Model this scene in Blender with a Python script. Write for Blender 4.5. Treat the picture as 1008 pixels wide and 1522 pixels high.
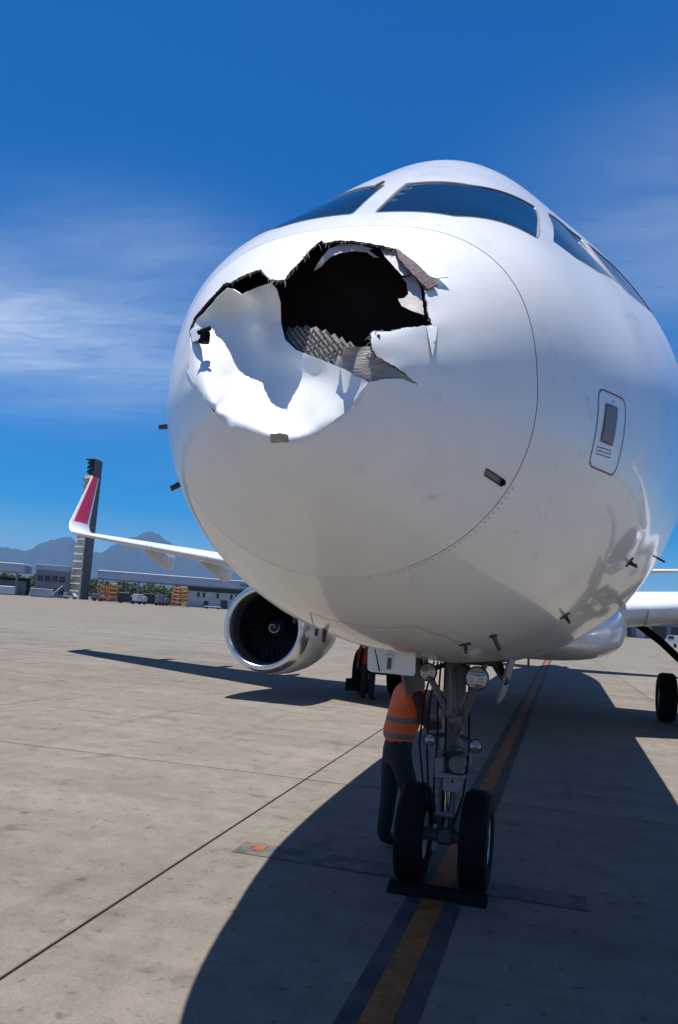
import bpy, bmesh, math, random
import numpy as np
from mathutils import Vector, Matrix
from mathutils.geometry import delaunay_2d_cdt
R = math.radians
random.seed(7); rng = np.random.default_rng(7)
for o in list(bpy.data.objects): bpy.data.objects.remove(o)
scene = bpy.context.scene
COL = scene.collection

# ------------------------------------------------------------------ camera
CAM_POS = Vector((0.87, 0.0, 2.1)); YAW, PITCH, ROLL = R(15.93), R(7.0), R(4.0)
fw = Vector((-math.sin(YAW)*math.cos(PITCH), math.cos(YAW)*math.cos(PITCH), math.sin(PITCH)))
r0 = Vector((math.cos(YAW), math.sin(YAW), 0)); u0 = r0.cross(fw)
rt = r0*math.cos(ROLL) + u0*math.sin(ROLL); up = -r0*math.sin(ROLL) + u0*math.cos(ROLL)
cd = bpy.data.cameras.new('camera'); cam = bpy.data.objects.new('camera', cd); COL.objects.link(cam)
cam.matrix_world = Matrix(((rt.x, up.x, -fw.x, CAM_POS.x), (rt.y, up.y, -fw.y, CAM_POS.y), (rt.z, up.z, -fw.z, CAM_POS.z), (0, 0, 0, 1)))
cd.sensor_fit = 'VERTICAL'; cd.sensor_height = 36.0; cd.lens = 36.0*1200/1522
cd.clip_start = 0.05; cd.clip_end = 60000
scene.camera = cam

# ------------------------------------------------------------------ sky, sun, exposure
SUN_FROM = Vector((-0.09, -0.02, 1.0)).normalized()          # direction towards the sun
SKY_STRENGTH, SUN_STRENGTH, EXPOSURE = 0.070, 5.0, 0.46
world = bpy.data.worlds.new('World'); scene.world = world; world.use_nodes = True
nt = world.node_tree; N, L = nt.nodes, nt.links; N.clear()
def nd(t, **kw):
    n = N.new(t)
    for k, v in kw.items(): setattr(n, k, v)
    return n
def mth(op, a, b=None, c=None, clamp=False):
    n = N.new('ShaderNodeMath'); n.operation = op; n.use_clamp = clamp
    for i, v in enumerate((a, b, c)):
        if v is None: continue
        if isinstance(v, (int, float)): n.inputs[i].default_value = v
        else: L.new(v, n.inputs[i])
    return n.outputs[0]
sky = nd('ShaderNodeTexSky', sky_type='NISHITA', sun_disc=False)
sky.sun_elevation = math.asin(SUN_FROM.z); sky.sun_rotation = math.atan2(SUN_FROM.x, SUN_FROM.y)
sky.altitude = 200; sky.air_density = 1.0; sky.dust_density = 0.25; sky.ozone_density = 6.0
hs = nd('ShaderNodeHueSaturation'); hs.inputs['Saturation'].default_value = 1.88; hs.inputs['Value'].default_value = 1.0
L.new(sky.outputs[0], hs.inputs['Color'])
tint = nd('ShaderNodeMix', data_type='RGBA', blend_type='MULTIPLY'); tint.inputs[0].default_value = 1; tint.inputs[7].default_value = (0.84, 0.98, 1.13, 1); L.new(hs.outputs[0], tint.inputs[6])
tc = nd('ShaderNodeTexCoord'); sx = nd('ShaderNodeSeparateXYZ'); L.new(tc.outputs['Generated'], sx.inputs[0])
zz = mth('MAXIMUM', sx.outputs[2], 0.03)
px = mth('DIVIDE', sx.outputs[0], zz); py = mth('DIVIDE', sx.outputs[1], zz)
cb = nd('ShaderNodeCombineXYZ'); L.new(px, cb.inputs[0]); L.new(py, cb.inputs[1])
mp = nd('ShaderNodeMapping'); mp.inputs['Rotation'].default_value = (0, 0, R(-28)); mp.inputs['Scale'].default_value = (0.55, 1.5, 1)
L.new(cb.outputs[0], mp.inputs[0])
n1 = nd('ShaderNodeTexNoise'); n1.inputs['Scale'].default_value = 1.5; n1.inputs['Detail'].default_value = 9; n1.inputs['Roughness'].default_value = 0.58; n1.inputs['Distortion'].default_value = 0.5
L.new(mp.outputs[0], n1.inputs['Vector'])
n2 = nd('ShaderNodeTexNoise'); n2.inputs['Scale'].default_value = 0.45; n2.inputs['Detail'].default_value = 3
L.new(cb.outputs[0], n2.inputs['Vector'])
# broad cirrus banks at their places in the sky: (azimuth deg, elevation deg, half width az, half width el, amount)
az = mth('ARCTAN2', sx.outputs[0], sx.outputs[1]); el = mth('ARCSINE', sx.outputs[2])
tot = mth('MULTIPLY', mth('SUBTRACT', n2.outputs[0], 0.55), 0.5, clamp=True)
for a, e, wa, we, amt in ((-41, 16.6, 15, 3.9, 1.3), (-31, 23.5, 8, 3.0, 0.40), (8, 25.5, 10, 6, 0.55), (-75, 20, 22, 5, 0.3), (50, 30, 25, 6, 0.25), (150, 25, 40, 8, 0.25)):
    da = mth('DIVIDE', mth('SUBTRACT', az, R(a)), R(wa)); de = mth('DIVIDE', mth('SUBTRACT', el, R(e)), R(we))
    q = mth('ADD', mth('MULTIPLY', da, da), mth('MULTIPLY', de, de))
    m_ = mth('MULTIPLY', mth('EXPONENT', mth('MULTIPLY', q, -1.0)), amt)
    tot = mth('ADD', tot, m_)
streak = nd('ShaderNodeMapRange'); streak.inputs['From Min'].default_value = 0.30; streak.inputs['From Max'].default_value = 0.78
L.new(n1.outputs[0], streak.inputs['Value'])
n5 = nd('ShaderNodeTexNoise'); n5.inputs['Scale'].default_value = 5.0; n5.inputs['Detail'].default_value = 8; n5.inputs['Roughness'].default_value = 0.65; n5.inputs['Distortion'].default_value = 1.2; L.new(mp.outputs[0], n5.inputs['Vector'])
wisp = nd('ShaderNodeMapRange'); wisp.inputs['From Min'].default_value = 0.36; wisp.inputs['From Max'].default_value = 0.66; wisp.inputs['To Min'].default_value = 0.72; wisp.inputs['To Max'].default_value = 1.08; L.new(n5.outputs[0], wisp.inputs['Value'])
tot = mth('MULTIPLY', tot, wisp.outputs[0])
dens = mth('MULTIPLY', mth('MULTIPLY', tot, mth('MULTIPLY_ADD', streak.outputs[0], 0.55, 0.38)), 0.74, clamp=True)
mx = nd('ShaderNodeMix', data_type='RGBA'); L.new(dens, mx.inputs[0]); L.new(tint.outputs[2], mx.inputs[6]); mx.inputs[7].default_value = (8.0, 9.2, 10.5, 1)
bg = nd('ShaderNodeBackground'); bg.inputs['Strength'].default_value = SKY_STRENGTH; L.new(mx.outputs[2], bg.inputs['Color'])
wo = nd('ShaderNodeOutputWorld'); L.new(bg.outputs[0], wo.inputs['Surface'])

sl = bpy.data.lights.new('sun', 'SUN'); sl.energy = SUN_STRENGTH; sl.angle = R(0.53); sl.color = (1.0, 0.965, 0.91)
so = bpy.data.objects.new('sun', sl); COL.objects.link(so); so.rotation_euler = SUN_FROM.to_track_quat('Z', 'Y').to_euler(); so.location = (0, 0, 60)
vs = scene.view_settings; vs.view_transform = 'Standard'; vs.look = 'None'; vs.gamma = 1.0; vs.exposure = EXPOSURE
scene.render.engine = 'CYCLES'
cy = scene.cycles; cy.use_denoising = True; cy.max_bounces = 6; cy.diffuse_bounces = 4; cy.glossy_bounces = 3; cy.volume_bounces = 0; cy.sample_clamp_indirect = 6.0

# ------------------------------------------------------------------ materials
def material(name, col, rough=0.5, metal=0.0, var=0.12, vscale=3.0, coat=0.0, bump=0.0, bscale=40.0, spec=0.5, space='Object', stretch=(1, 1, 1)):
    m = bpy.data.materials.new(name); m.use_nodes = True
    t = m.node_tree; b = t.nodes['Principled BSDF']
    b.inputs['Roughness'].default_value = rough; b.inputs['Metallic'].default_value = metal
    b.inputs['Coat Weight'].default_value = coat; b.inputs['Coat Roughness'].default_value = 0.06; b.inputs['Specular IOR Level'].default_value = spec
    c = t.nodes.new('ShaderNodeTexCoord'); mpn = t.nodes.new('ShaderNodeMapping'); mpn.inputs['Scale'].default_value = stretch
    t.links.new(c.outputs[space], mpn.inputs[0])
    n = t.nodes.new('ShaderNodeTexNoise'); n.inputs['Scale'].default_value = vscale; n.inputs['Detail'].default_value = 7; n.inputs['Roughness'].default_value = 0.6
    t.links.new(mpn.outputs[0], n.inputs['Vector'])
    mr = t.nodes.new('ShaderNodeMapRange'); mr.inputs['From Min'].default_value = 0.3; mr.inputs['From Max'].default_value = 0.7
    mr.inputs['To Min'].default_value = 1 - var; mr.inputs['To Max'].default_value = 1 + var*0.6
    t.links.new(n.outputs[0], mr.inputs['Value'])
    mixn = t.nodes.new('ShaderNodeMix'); mixn.data_type = 'RGBA'; mixn.blend_type = 'MULTIPLY'; mixn.inputs[0].default_value = 1
    mixn.inputs[6].default_value = (*col, 1); t.links.new(mr.outputs[0], mixn.inputs[7]); t.links.new(mixn.outputs[2], b.inputs['Base Color'])
    if bump:
        n3 = t.nodes.new('ShaderNodeTexNoise'); n3.inputs['Scale'].default_value = bscale; n3.inputs['Detail'].default_value = 4
        t.links.new(mpn.outputs[0], n3.inputs['Vector'])
        bp = t.nodes.new('ShaderNodeBump'); bp.inputs['Strength'].default_value = bump; bp.inputs['Distance'].default_value = 0.01
        t.links.new(n3.outputs[0], bp.inputs['Height']); t.links.new(bp.outputs[0], b.inputs['Normal'])
    return m
M = {}
M['white'] = material('white_paint', (0.82, 0.82, 0.80), 0.30, coat=0.65, var=0.045, vscale=1.6, bump=0.02, bscale=1.3)
M['radome'] = material('radome_paint', (0.82, 0.82, 0.80), 0.36, coat=0.4, var=0.05, vscale=5, bump=0.02, bscale=2.5)
M['inner'] = material('radome_inside', (0.022, 0.017, 0.018), 0.75, var=0.4, vscale=9, spec=0.2)  # near-black paint stands in for the shade inside the cone
M['edge'] = material('torn_laminate_edge', (0.10, 0.075, 0.065), 0.8, var=0.4, vscale=40)
M['liner'] = material('torn_liner', (0.56, 0.49, 0.47), 0.7, var=0.22, vscale=16, bump=0.3, bscale=30)
M['flap'] = material('glass_fibre_core', (0.36, 0.33, 0.29), 0.7, var=0.3, vscale=18, stretch=(1, 1, 5), bump=0.4, bscale=60)
M['comb'] = material('honeycomb', (0.30, 0.255, 0.22), 0.75, var=0.3, vscale=30)
M['combdark'] = material('honeycomb_cell', (0.05, 0.04, 0.04), 0.9, var=0.3, vscale=30)
M['combred'] = material('honeycomb_torn', (0.16, 0.11, 0.115), 0.8, var=0.5, vscale=70, bump=0.8, bscale=160)
M['black'] = material('black_rubber', (0.006, 0.006, 0.007), 0.8, var=0.3, vscale=9, spec=0.2)
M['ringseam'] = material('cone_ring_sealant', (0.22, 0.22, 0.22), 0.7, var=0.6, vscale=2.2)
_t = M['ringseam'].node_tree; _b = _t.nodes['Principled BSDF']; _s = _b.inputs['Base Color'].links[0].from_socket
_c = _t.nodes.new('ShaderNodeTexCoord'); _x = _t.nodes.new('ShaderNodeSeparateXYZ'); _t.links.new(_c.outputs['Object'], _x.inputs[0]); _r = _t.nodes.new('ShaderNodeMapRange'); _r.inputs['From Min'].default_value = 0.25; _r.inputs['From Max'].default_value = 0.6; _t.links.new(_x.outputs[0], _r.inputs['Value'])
_m = _t.nodes.new('ShaderNodeMix'); _m.data_type = 'RGBA'; _t.links.new(_r.outputs[0], _m.inputs[0]); _m.inputs[6].default_value = (0.76, 0.76, 0.74, 1); _t.links.new(_s, _m.inputs[7]); _t.links.new(_m.outputs[2], _b.inputs['Base Color'])   # sealant white round most of the ring, darker towards positive x
M['rivet'] = material('fastener_grey', (0.50, 0.50, 0.50), 0.5, var=0.3, vscale=8)
M['fibre'] = material('frayed_fibre', (0.45, 0.40, 0.34), 0.8, var=0.4, vscale=30)
M['seam'] = material('seam_sealant', (0.20, 0.20, 0.20), 0.7)
M['glass'] = material('cockpit_glass', (0.006, 0.014, 0.030), 0.03, var=0.1, spec=0.2)
M['gasket'] = material('window_gasket', (0.16, 0.165, 0.17), 0.45, var=0.2, vscale=8)
M['metal'] = material('bare_aluminium', (0.62, 0.63, 0.65), 0.32, metal=0.9, var=0.15, vscale=5)
M['lip'] = material('polished_inlet_lip', (0.74, 0.75, 0.77), 0.27, metal=0.95, var=0.1, vscale=4)
M['chrome'] = material('chrome', (0.65, 0.65, 0.66), 0.12, metal=1.0, var=0.05)
M['geargrey'] = material('gear_grey_paint', (0.10, 0.103, 0.108), 0.5, var=0.35, vscale=9)
M['geardark'] = material('gear_dark', (0.035, 0.036, 0.038), 0.55, var=0.3, vscale=12)
M['brown'] = material('probe_brown', (0.055, 0.045, 0.04), 0.45, metal=0.4, var=0.3, vscale=20)
M['red'] = material('winglet_red', (0.60, 0.016, 0.055), 0.35, coat=0.3, var=0.06)
M['redline'] = material('red_line', (0.30, 0.02, 0.06), 0.5, var=0.2, vscale=8)
M['darkline'] = material('dark_line', (0.10, 0.09, 0.12), 0.5, var=0.2, vscale=8)
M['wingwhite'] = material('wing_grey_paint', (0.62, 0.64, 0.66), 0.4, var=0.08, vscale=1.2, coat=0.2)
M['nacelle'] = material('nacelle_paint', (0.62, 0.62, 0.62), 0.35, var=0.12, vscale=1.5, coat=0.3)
M['fan'] = material('fan_dark', (0.03, 0.03, 0.035), 0.45, metal=0.6, var=0.3)
M['panelgrey'] = material('static_plate_grey', (0.17, 0.175, 0.20), 0.5, metal=0.0, var=0.1, vscale=10)
M['lens'] = material('lamp_lens', (0.35, 0.36, 0.38), 0.08, metal=0.6, var=0.2, vscale=25)
M['skin'] = material('skin', (0.20, 0.11, 0.07), 0.5, var=0.1)
M['orange'] = material('hi_vis_orange', (0.85, 0.13, 0.02), 0.7, var=0.12, vscale=12, bump=0.3, bscale=18)
def banded_vest():
    m = material('hi_vis_vest', (0.85, 0.13, 0.02), 0.7, var=0.12, vscale=12, bump=0.3, bscale=18); t = m.node_tree; b = t.nodes['Principled BSDF']; src = b.inputs['Base Color'].links[0].from_socket
    c = t.nodes.new('ShaderNodeTexCoord'); s = t.nodes.new('ShaderNodeSeparateXYZ'); t.links.new(c.outputs['Object'], s.inputs[0]); fac = None
    for z in (1.03, 1.17):
        n = t.nodes.new('ShaderNodeMath'); n.operation = 'COMPARE'; t.links.new(s.outputs[2], n.inputs[0]); n.inputs[1].default_value = z; n.inputs[2].default_value = 0.024
        if fac is None: fac = n.outputs[0]
        else:
            k = t.nodes.new('ShaderNodeMath'); k.operation = 'ADD'; k.use_clamp = True; t.links.new(fac, k.inputs[0]); t.links.new(n.outputs[0], k.inputs[1]); fac = k.outputs[0]
    x = t.nodes.new('ShaderNodeMix'); x.data_type = 'RGBA'; t.links.new(fac, x.inputs[0]); t.links.new(src, x.inputs[6]); x.inputs[7].default_value = (0.16, 0.14, 0.13, 1); t.links.new(x.outputs[2], b.inputs['Base Color']); return m
M['vest'] = banded_vest()
M['reflective'] = material('grey_reflective_tape', (0.30, 0.28, 0.26), 0.4, var=0.1)
M['trousers'] = material('dark_trousers', (0.012, 0.014, 0.022), 0.85, var=0.3, vscale=10, bump=0.4, bscale=20)
M['shirt'] = material('dark_shirt', (0.05, 0.02, 0.022), 0.85, var=0.3, vscale=10)
M['redshirt'] = material('red_jacket', (0.33, 0.02, 0.03), 0.8, var=0.2, vscale=10)
M['hair'] = material('dark_hair', (0.012, 0.010, 0.009), 0.6)
M['boot'] = material('boot_leather', (0.01, 0.01, 0.01), 0.6)

def smudge(m, amt, scale, stretch, lo=0.56, hi=0.74):
    t = m.node_tree; b = t.nodes['Principled BSDF']; src = b.inputs['Base Color'].links[0].from_socket
    c = t.nodes.new('ShaderNodeTexCoord'); mp_ = t.nodes.new('ShaderNodeMapping'); mp_.inputs['Scale'].default_value = stretch; t.links.new(c.outputs['Object'], mp_.inputs[0])
    n = t.nodes.new('ShaderNodeTexNoise'); n.inputs['Scale'].default_value = scale; n.inputs['Detail'].default_value = 10; n.inputs['Roughness'].default_value = 0.72; n.inputs['Distortion'].default_value = 0.3; t.links.new(mp_.outputs[0], n.inputs['Vector'])
    r = t.nodes.new('ShaderNodeMapRange'); r.inputs['From Min'].default_value = lo; r.inputs['From Max'].default_value = hi; r.inputs['To Min'].default_value = 1.0; r.inputs['To Max'].default_value = 1-amt; t.links.new(n.outputs[0], r.inputs['Value'])
    x = t.nodes.new('ShaderNodeMix'); x.data_type = 'RGBA'; x.blend_type = 'MULTIPLY'; x.inputs[0].default_value = 1; t.links.new(src, x.inputs[6]); t.links.new(r.outputs[0], x.inputs[7]); t.links.new(x.outputs[2], b.inputs['Base Color'])
smudge(M['white'], 0.30, 2.2, (1, .5, 1)); smudge(M['white'], 0.22, 9, (1, .35, 1), .6, .7); smudge(M['radome'], 0.30, 4.5, (1, 1, 1), .6, .75); smudge(M['radome'], 0.45, 30, (1, 1, 1), .68, .74); smudge(M['nacelle'], 0.5, 3, (1, .4, 1), .5, .7)

# ------------------------------------------------------------------ mesh helpers
def tag(o, label=None, cat=None, group=None, kind=None):
    if label: o['label'] = label
    if cat: o['category'] = cat
    if group: o['group'] = group
    if kind: o['kind'] = kind
    return o
def empty(name, loc=(0, 0, 0), rz=0.0):
    o = bpy.data.objects.new(name, None); COL.objects.link(o); o.location = loc; o.rotation_euler = (0, 0, rz); o.empty_display_size = 0.3
    return o
def wloc(o):
    v = Vector((0, 0, 0))
    while o: v = v + o.location; o = o.parent
    return v
def obj(name, verts, faces, mats, parent=None, smooth=False, fm=None, world_coords=True, uv=None):
    """one mesh object; verts in world coordinates (or in the parent's frame)"""
    me = bpy.data.meshes.new(name)
    off = wloc(parent) if (parent is not None and world_coords) else Vector((0, 0, 0))
    me.from_pydata([(v[0]-off.x, v[1]-off.y, v[2]-off.z) for v in verts], [], [tuple(int(i) for i in f) for f in faces])
    for m in (mats if isinstance(mats, (list, tuple)) else [mats]): me.materials.append(m)
    if fm is not None: me.polygons.foreach_set('material_index', [int(i) for i in fm])
    if smooth: me.polygons.foreach_set('use_smooth', [True]*len(me.polygons))
    me.update(); o = bpy.data.objects.new(name, me); COL.objects.link(o)
    if parent is not None: o.parent = parent
    return o
class MB:
    """collects shapes into one mesh"""
    def __init__(s): s.v, s.f, s.m, s.cur = [], [], [], 0
    def add(s, v, f):
        k = len(s.v); s.v += [tuple(map(float, p)) for p in v]; s.f += [tuple(int(i)+k for i in q) for q in f]; s.m += [s.cur]*len(f); return s
    def box(s, c, d, rot=None, ch=0.0):
        x, y, z = d[0]/2, d[1]/2, d[2]/2; ch = min(ch, x*.45, y*.45, z*.45)
        bm = bmesh.new(); bmesh.ops.create_cube(bm, size=1)
        bmesh.ops.scale(bm, vec=d, verts=bm.verts)
        if ch > 0: bmesh.ops.bevel(bm, geom=bm.edges[:], offset=ch, segments=1, affect='EDGES')
        bm.verts.index_update(); v = [Vector(p.co) for p in bm.verts]; f = [[q.index for q in p.verts] for p in bm.faces]; bm.free()
        if rot is not None:
            rm = rot if isinstance(rot, Matrix) else Matrix.Rotation(rot, 3, 'Z'); v = [rm @ p for p in v]
        return s.add([(p.x+c[0], p.y+c[1], p.z+c[2]) for p in v], f)
    def tube(s, pts, rad, n=10, caps=True):
        pts = [Vector(p) for p in pts]; rad = rad if isinstance(rad, (list, tuple)) else [rad]*len(pts)
        v, f = [], []; prev = None
        for i, p in enumerate(pts):
            t = (pts[min(i+1, len(pts)-1)] - pts[max(i-1, 0)]).normalized()
            a = Vector((0, 0, 1)) if abs(t.z) < 0.9 else Vector((1, 0, 0))
            if prev is not None: a = prev
            x = (a - t*a.dot(t)).normalized(); y = t.cross(x); prev = x
            for k in range(n):
                w = 2*math.pi*k/n; v.append(p + (x*math.cos(w)+y*math.sin(w))*rad[i])
        for i in range(len(pts)-1):
            for k in range(n): f.append((i*n+k, i*n+(k+1) % n, (i+1)*n+(k+1) % n, (i+1)*n+k))
        if caps: f.append(tuple(range(n-1, -1, -1))); f.append(tuple((len(pts)-1)*n+k for k in range(n)))
        return s.add(v, f)
    def lathe(s, prof, c, axis='Y', n=32, a0=0.0, a1=2*math.pi):
        """prof: (distance along axis, radius)"""
        v, f = [], []; full = abs(a1-a0-2*math.pi) < 1e-6; cnt = n if full else n+1
        for d, r in prof:
            for k in range(cnt):
                w = a0+(a1-a0)*k/n; p, q = r*math.cos(w), r*math.sin(w)
                v.append((c[0]+p, c[1]+d, c[2]+q) if axis == 'Y' else (c[0]+d, c[1]+p, c[2]+q) if axis == 'X' else (c[0]+p, c[1]+q, c[2]+d))
        for i in range(len(prof)-1):
            for k in range(n):
                k2 = (k+1) % cnt; f.append((i*cnt+k, i*cnt+k2, (i+1)*cnt+k2, (i+1)*cnt+k))
        return s.add(v, f)
    def build(s, name, mat, parent=None, smooth=False, wc=True):
        return obj(name, s.v, s.f, mat, parent, smooth, s.m, wc)
def auto_smooth(o, ang=35):
    me = o.data; me.polygons.foreach_set('use_smooth', [True]*len(me.polygons))
    bm = bmesh.new(); bm.from_mesh(me)
    for e in bm.edges:
        if len(e.link_faces) == 2 and e.calc_face_angle(0) > R(ang): e.smooth = False
    bm.to_mesh(me); bm.free(); return o
def text_mesh(txt, size, name, mat, parent, mw, extrude=0.0):
    cu = bpy.data.curves.new(name, 'FONT'); cu.body = txt; cu.size = size; cu.extrude = extrude; cu.align_x = 'LEFT'
    to = bpy.data.objects.new(name+'_curve', cu); COL.objects.link(to)
    bpy.context.view_layer.update()
    me = bpy.data.meshes.new_from_object(to.evaluated_get(bpy.context.evaluated_depsgraph_get()))
    bpy.data.objects.remove(to); bpy.data.curves.remove(cu)
    me.transform(mw); me.materials.clear(); me.materials.append(mat); me.name = name
    o = bpy.data.objects.new(name, me); COL.objects.link(o); o.parent = parent; return o
def copy_tree(o, parent=None):
    c = o.copy(); COL.objects.link(c); c.parent = parent
    for ch in o.children: copy_tree(ch, c)
    return c
def inside(poly, P):
    P = np.asarray(P); x, y = P[:, 0], P[:, 1]; r = np.zeros(len(P), bool); n = len(poly)
    for i in range(n):
        (x1, y1), (x2, y2) = poly[i], poly[(i+1) % n]
        if y1 == y2: continue
        c = ((y1 > y) != (y2 > y)) & (x < (x2-x1)*(y-y1)/(y2-y1)+x1); r ^= c
    return r
def densify(poly, step, closed=True):
    out = []; n = len(poly)
    for i in range(n if closed else n-1):
        a, b = np.array(poly[i], float), np.array(poly[(i+1) % n], float); k = max(1, int(np.linalg.norm(b-a)/step))
        for j in range(k): out.append(tuple(a+(b-a)*j/k))
    if not closed: out.append(tuple(poly[-1]))
    return out
def edgedist(poly, P):
    P = np.asarray(P, float); d = np.full(len(P), 1e9); n = len(poly)
    for i in range(n):
        a, b = np.array(poly[i]), np.array(poly[(i+1) % n]); ab = b-a; t = np.clip(((P-a)@ab)/max(ab@ab, 1e-12), 0, 1)
        d = np.minimum(d, np.linalg.norm(P-a-t[:, None]*ab, axis=1))
    return d
def cdt(loops, pts, keep):
    """constrained triangulation; keep(centroids) -> mask"""
    V, E = [], []
    for lp in loops:
        k = len(V); V += [Vector((p[0], p[1])) for p in lp]; E += [(k+i, k+(i+1) % len(lp)) for i in range(len(lp))]
    V += [Vector((p[0], p[1])) for p in pts]
    vv, ee, ff, *_ = delaunay_2d_cdt(V, E, [], 0, 1e-6)
    A = np.array([(p.x, p.y) for p in vv]); F = np.array([f for f in ff if len(f) == 3])
    c = A[F].mean(1); F = F[keep(c)]
    used = np.unique(F); mp_ = -np.ones(len(A), int); mp_[used] = np.arange(len(used))
    return A[used], mp_[F]

# ------------------------------------------------------------------ ground
def ground_material(name, col, joints):
    m = bpy.data.materials.new(name); m.use_nodes = True; t = m.node_tree; b = t.nodes['Principled BSDF']
    def n_(ty, **kw):
        n = t.nodes.new(ty)
        for k, v in kw.items(): setattr(n, k, v)
        return n
    def noise(scale, detail, vec, rough=0.6, dist=0.0):
        n = n_('ShaderNodeTexNoise'); n.inputs['Scale'].default_value = scale; n.inputs['Detail'].default_value = detail; n.inputs['Roughness'].default_value = rough; n.inputs['Distortion'].default_value = dist
        t.links.new(vec, n.inputs['Vector']); return n.outputs[0]
    def rngm(v, a, b_, c, d):
        n = n_('ShaderNodeMapRange'); n.inputs['From Min'].default_value = a; n.inputs['From Max'].default_value = b_; n.inputs['To Min'].default_value = c; n.inputs['To Max'].default_value = d
        t.links.new(v, n.inputs['Value']); return n.outputs[0]
    def mul(a, b_):
        n = n_('ShaderNodeMath', operation='MULTIPLY'); t.links.new(a, n.inputs[0])
        if isinstance(b_, float): n.inputs[1].default_value = b_
        else: t.links.new(b_, n.inputs[1])
        return n.outputs[0]
    g = n_('ShaderNodeNewGeometry'); mp0 = n_('ShaderNodeMapping'); t.links.new(g.outputs['Position'], mp0.inputs[0]); mp0.inputs['Rotation'].default_value = (0, 0, R(-1.5)); vec = mp0.outputs[0]
    f = mul(rngm(noise(0.35, 6, vec, 0.65, 0.6), 0.3, 0.72, 0.84, 1.10), rngm(noise(3.2, 8, vec, 0.7), 0.3, 0.7, 0.80, 1.12))
    f = mul(f, rngm(noise(38, 5, vec, 0.7), 0.25, 0.75, 0.80, 1.16))
    f = mul(f, rngm(noise(140, 3, vec, 0.6), 0.3, 0.7, 0.88, 1.10))
    f = mul(f, rngm(noise(1.3, 5, vec, 0.55, 1.2), 0.58, 0.74, 1.0, 0.62))           # oil stains
    f = mul(f, rngm(noise(7.5, 4, vec, 0.5, 0.4), 0.62, 0.74, 1.0, 0.60))            # spots
    f = mul(f, rngm(noise(11.0, 3, vec, 0.5), 0.64, 0.75, 1.0, 0.62))
    mp1 = n_('ShaderNodeMapping'); t.links.new(g.outputs['Position'], mp1.inputs[0]); mp1.inputs['Scale'].default_value = (0.12, 1.3, 1); mp1.inputs['Rotation'].default_value = (0, 0, R(6))
    f = mul(f, rngm(noise(1.0, 6, mp1.outputs[0], 0.6, 0.5), 0.35, 0.7, 0.86, 1.08))  # sweeping streaks
    mp2 = n_('ShaderNodeMapping'); t.links.new(g.outputs['Position'], mp2.inputs[0]); mp2.inputs['Scale'].default_value = (1.2, 0.06, 1)
    f = mul(f, rngm(noise(2.0, 4, mp2.outputs[0], 0.5, 0.2), 0.58, 0.75, 1.0, 0.80))  # tyre tracks
    v = n_('ShaderNodeTexVoronoi', feature='DISTANCE_TO_EDGE'); v.inputs['Scale'].default_value = 3.4
    nv = n_('ShaderNodeTexNoise'); nv.inputs['Scale'].default_value = 5; nv.inputs['Detail'].default_value = 5; t.links.new(vec, nv.inputs['Vector'])
    av = n_('ShaderNodeVectorMath', operation='MULTIPLY_ADD'); t.links.new(nv.outputs['Color'], av.inputs[0]); av.inputs[1].default_value = (0.5, 0.5, 0.5); t.links.new(vec, av.inputs[2])
    t.links.new(av.outputs[0], v.inputs['Vector'])
    cr = rngm(v.outputs['Distance'], 0.0, 0.012, 1.0, 0.0); cr = mul(cr, rngm(noise(0.8, 3, vec), 0.52, 0.66, 0.0, 1.0))
    f = mul(f, rngm(cr, 0, 1, 1.0, 0.72))
    if joints:
        for ax, p0, per, jw in ((0, JX0, JX, .04), (1, JY0, JY, .10)):
            s_ = n_('ShaderNodeSeparateXYZ'); t.links.new(vec, s_.inputs[0])
            a = n_('ShaderNodeMath', operation='SUBTRACT'); t.links.new(s_.outputs[ax], a.inputs[0]); a.inputs[1].default_value = p0
            w = n_('ShaderNodeMath', operation='PINGPONG'); t.links.new(a.outputs[0], w.inputs[0]); w.inputs[1].default_value = per/2
            f = mul(f, rngm(w.outputs[0], jw*.6, jw, 0.35, 1.0))
    else:
        oi = n_('ShaderNodeObjectInfo'); f = mul(f, rngm(oi.outputs['Random'], 0, 1, 0.93, 1.05))
    mx_ = n_('ShaderNodeMix', data_type='RGBA', blend_type='MULTIPLY'); mx_.inputs[0].default_value = 1; mx_.inputs[6].default_value = (*col, 1); t.links.new(f, mx_.inputs[7])
    t.links.new(mx_.outputs[2], b.inputs['Base Color']); b.inputs['Roughness'].default_value = 0.85; b.inputs['Specular IOR Level'].default_value = 0.25
    bp = n_('ShaderNodeBump'); bp.inputs['Strength'].default_value = 0.35; bp.inputs['Distance'].default_value = 0.006
    t.links.new(noise(55, 6, vec, 0.7), bp.inputs['Height']); t.links.new(bp.outputs[0], b.inputs['Normal'])
    return m
JX0, JX, JY0, JY, JROT = -1.9, 6.3, 10.0, 7.5, R(1.5)
CONC = (0.208, 0.180, 0.145)
M['slab'] = ground_material('concrete_slab', CONC, False); M['apron'] = ground_material('concrete_far', CONC, True)
M['sealant'] = material('joint_sealant', (0.035, 0.032, 0.03), 0.9, var=0.4, vscale=6)
M['land'] = material('scrub_land', (0.07, 0.085, 0.035), 0.9, var=0.4, vscale=0.02)
M['forest'] = material('forest_hill', (0.018, 0.028, 0.022), 0.9, var=0.5, vscale=0.004)
def sheet(name, x0, x1, y0, y1, z, mat, rz=0.0, piv=(0, 0), parent=None):
    c, s_ = math.cos(rz), math.sin(rz); v = []
    for x, y in ((x0, y0), (x1, y0), (x1, y1), (x0, y1)):
        dx, dy = x-piv[0], y-piv[1]; v.append((piv[0]+c*dx-s_*dy, piv[1]+s_*dx+c*dy, z))
    return obj(name, v, [(0, 1, 2, 3)], mat, parent)
tag(sheet('terrain', -30000, 30000, -20000, 30000, -0.35, M['land']), kind='structure')
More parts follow.
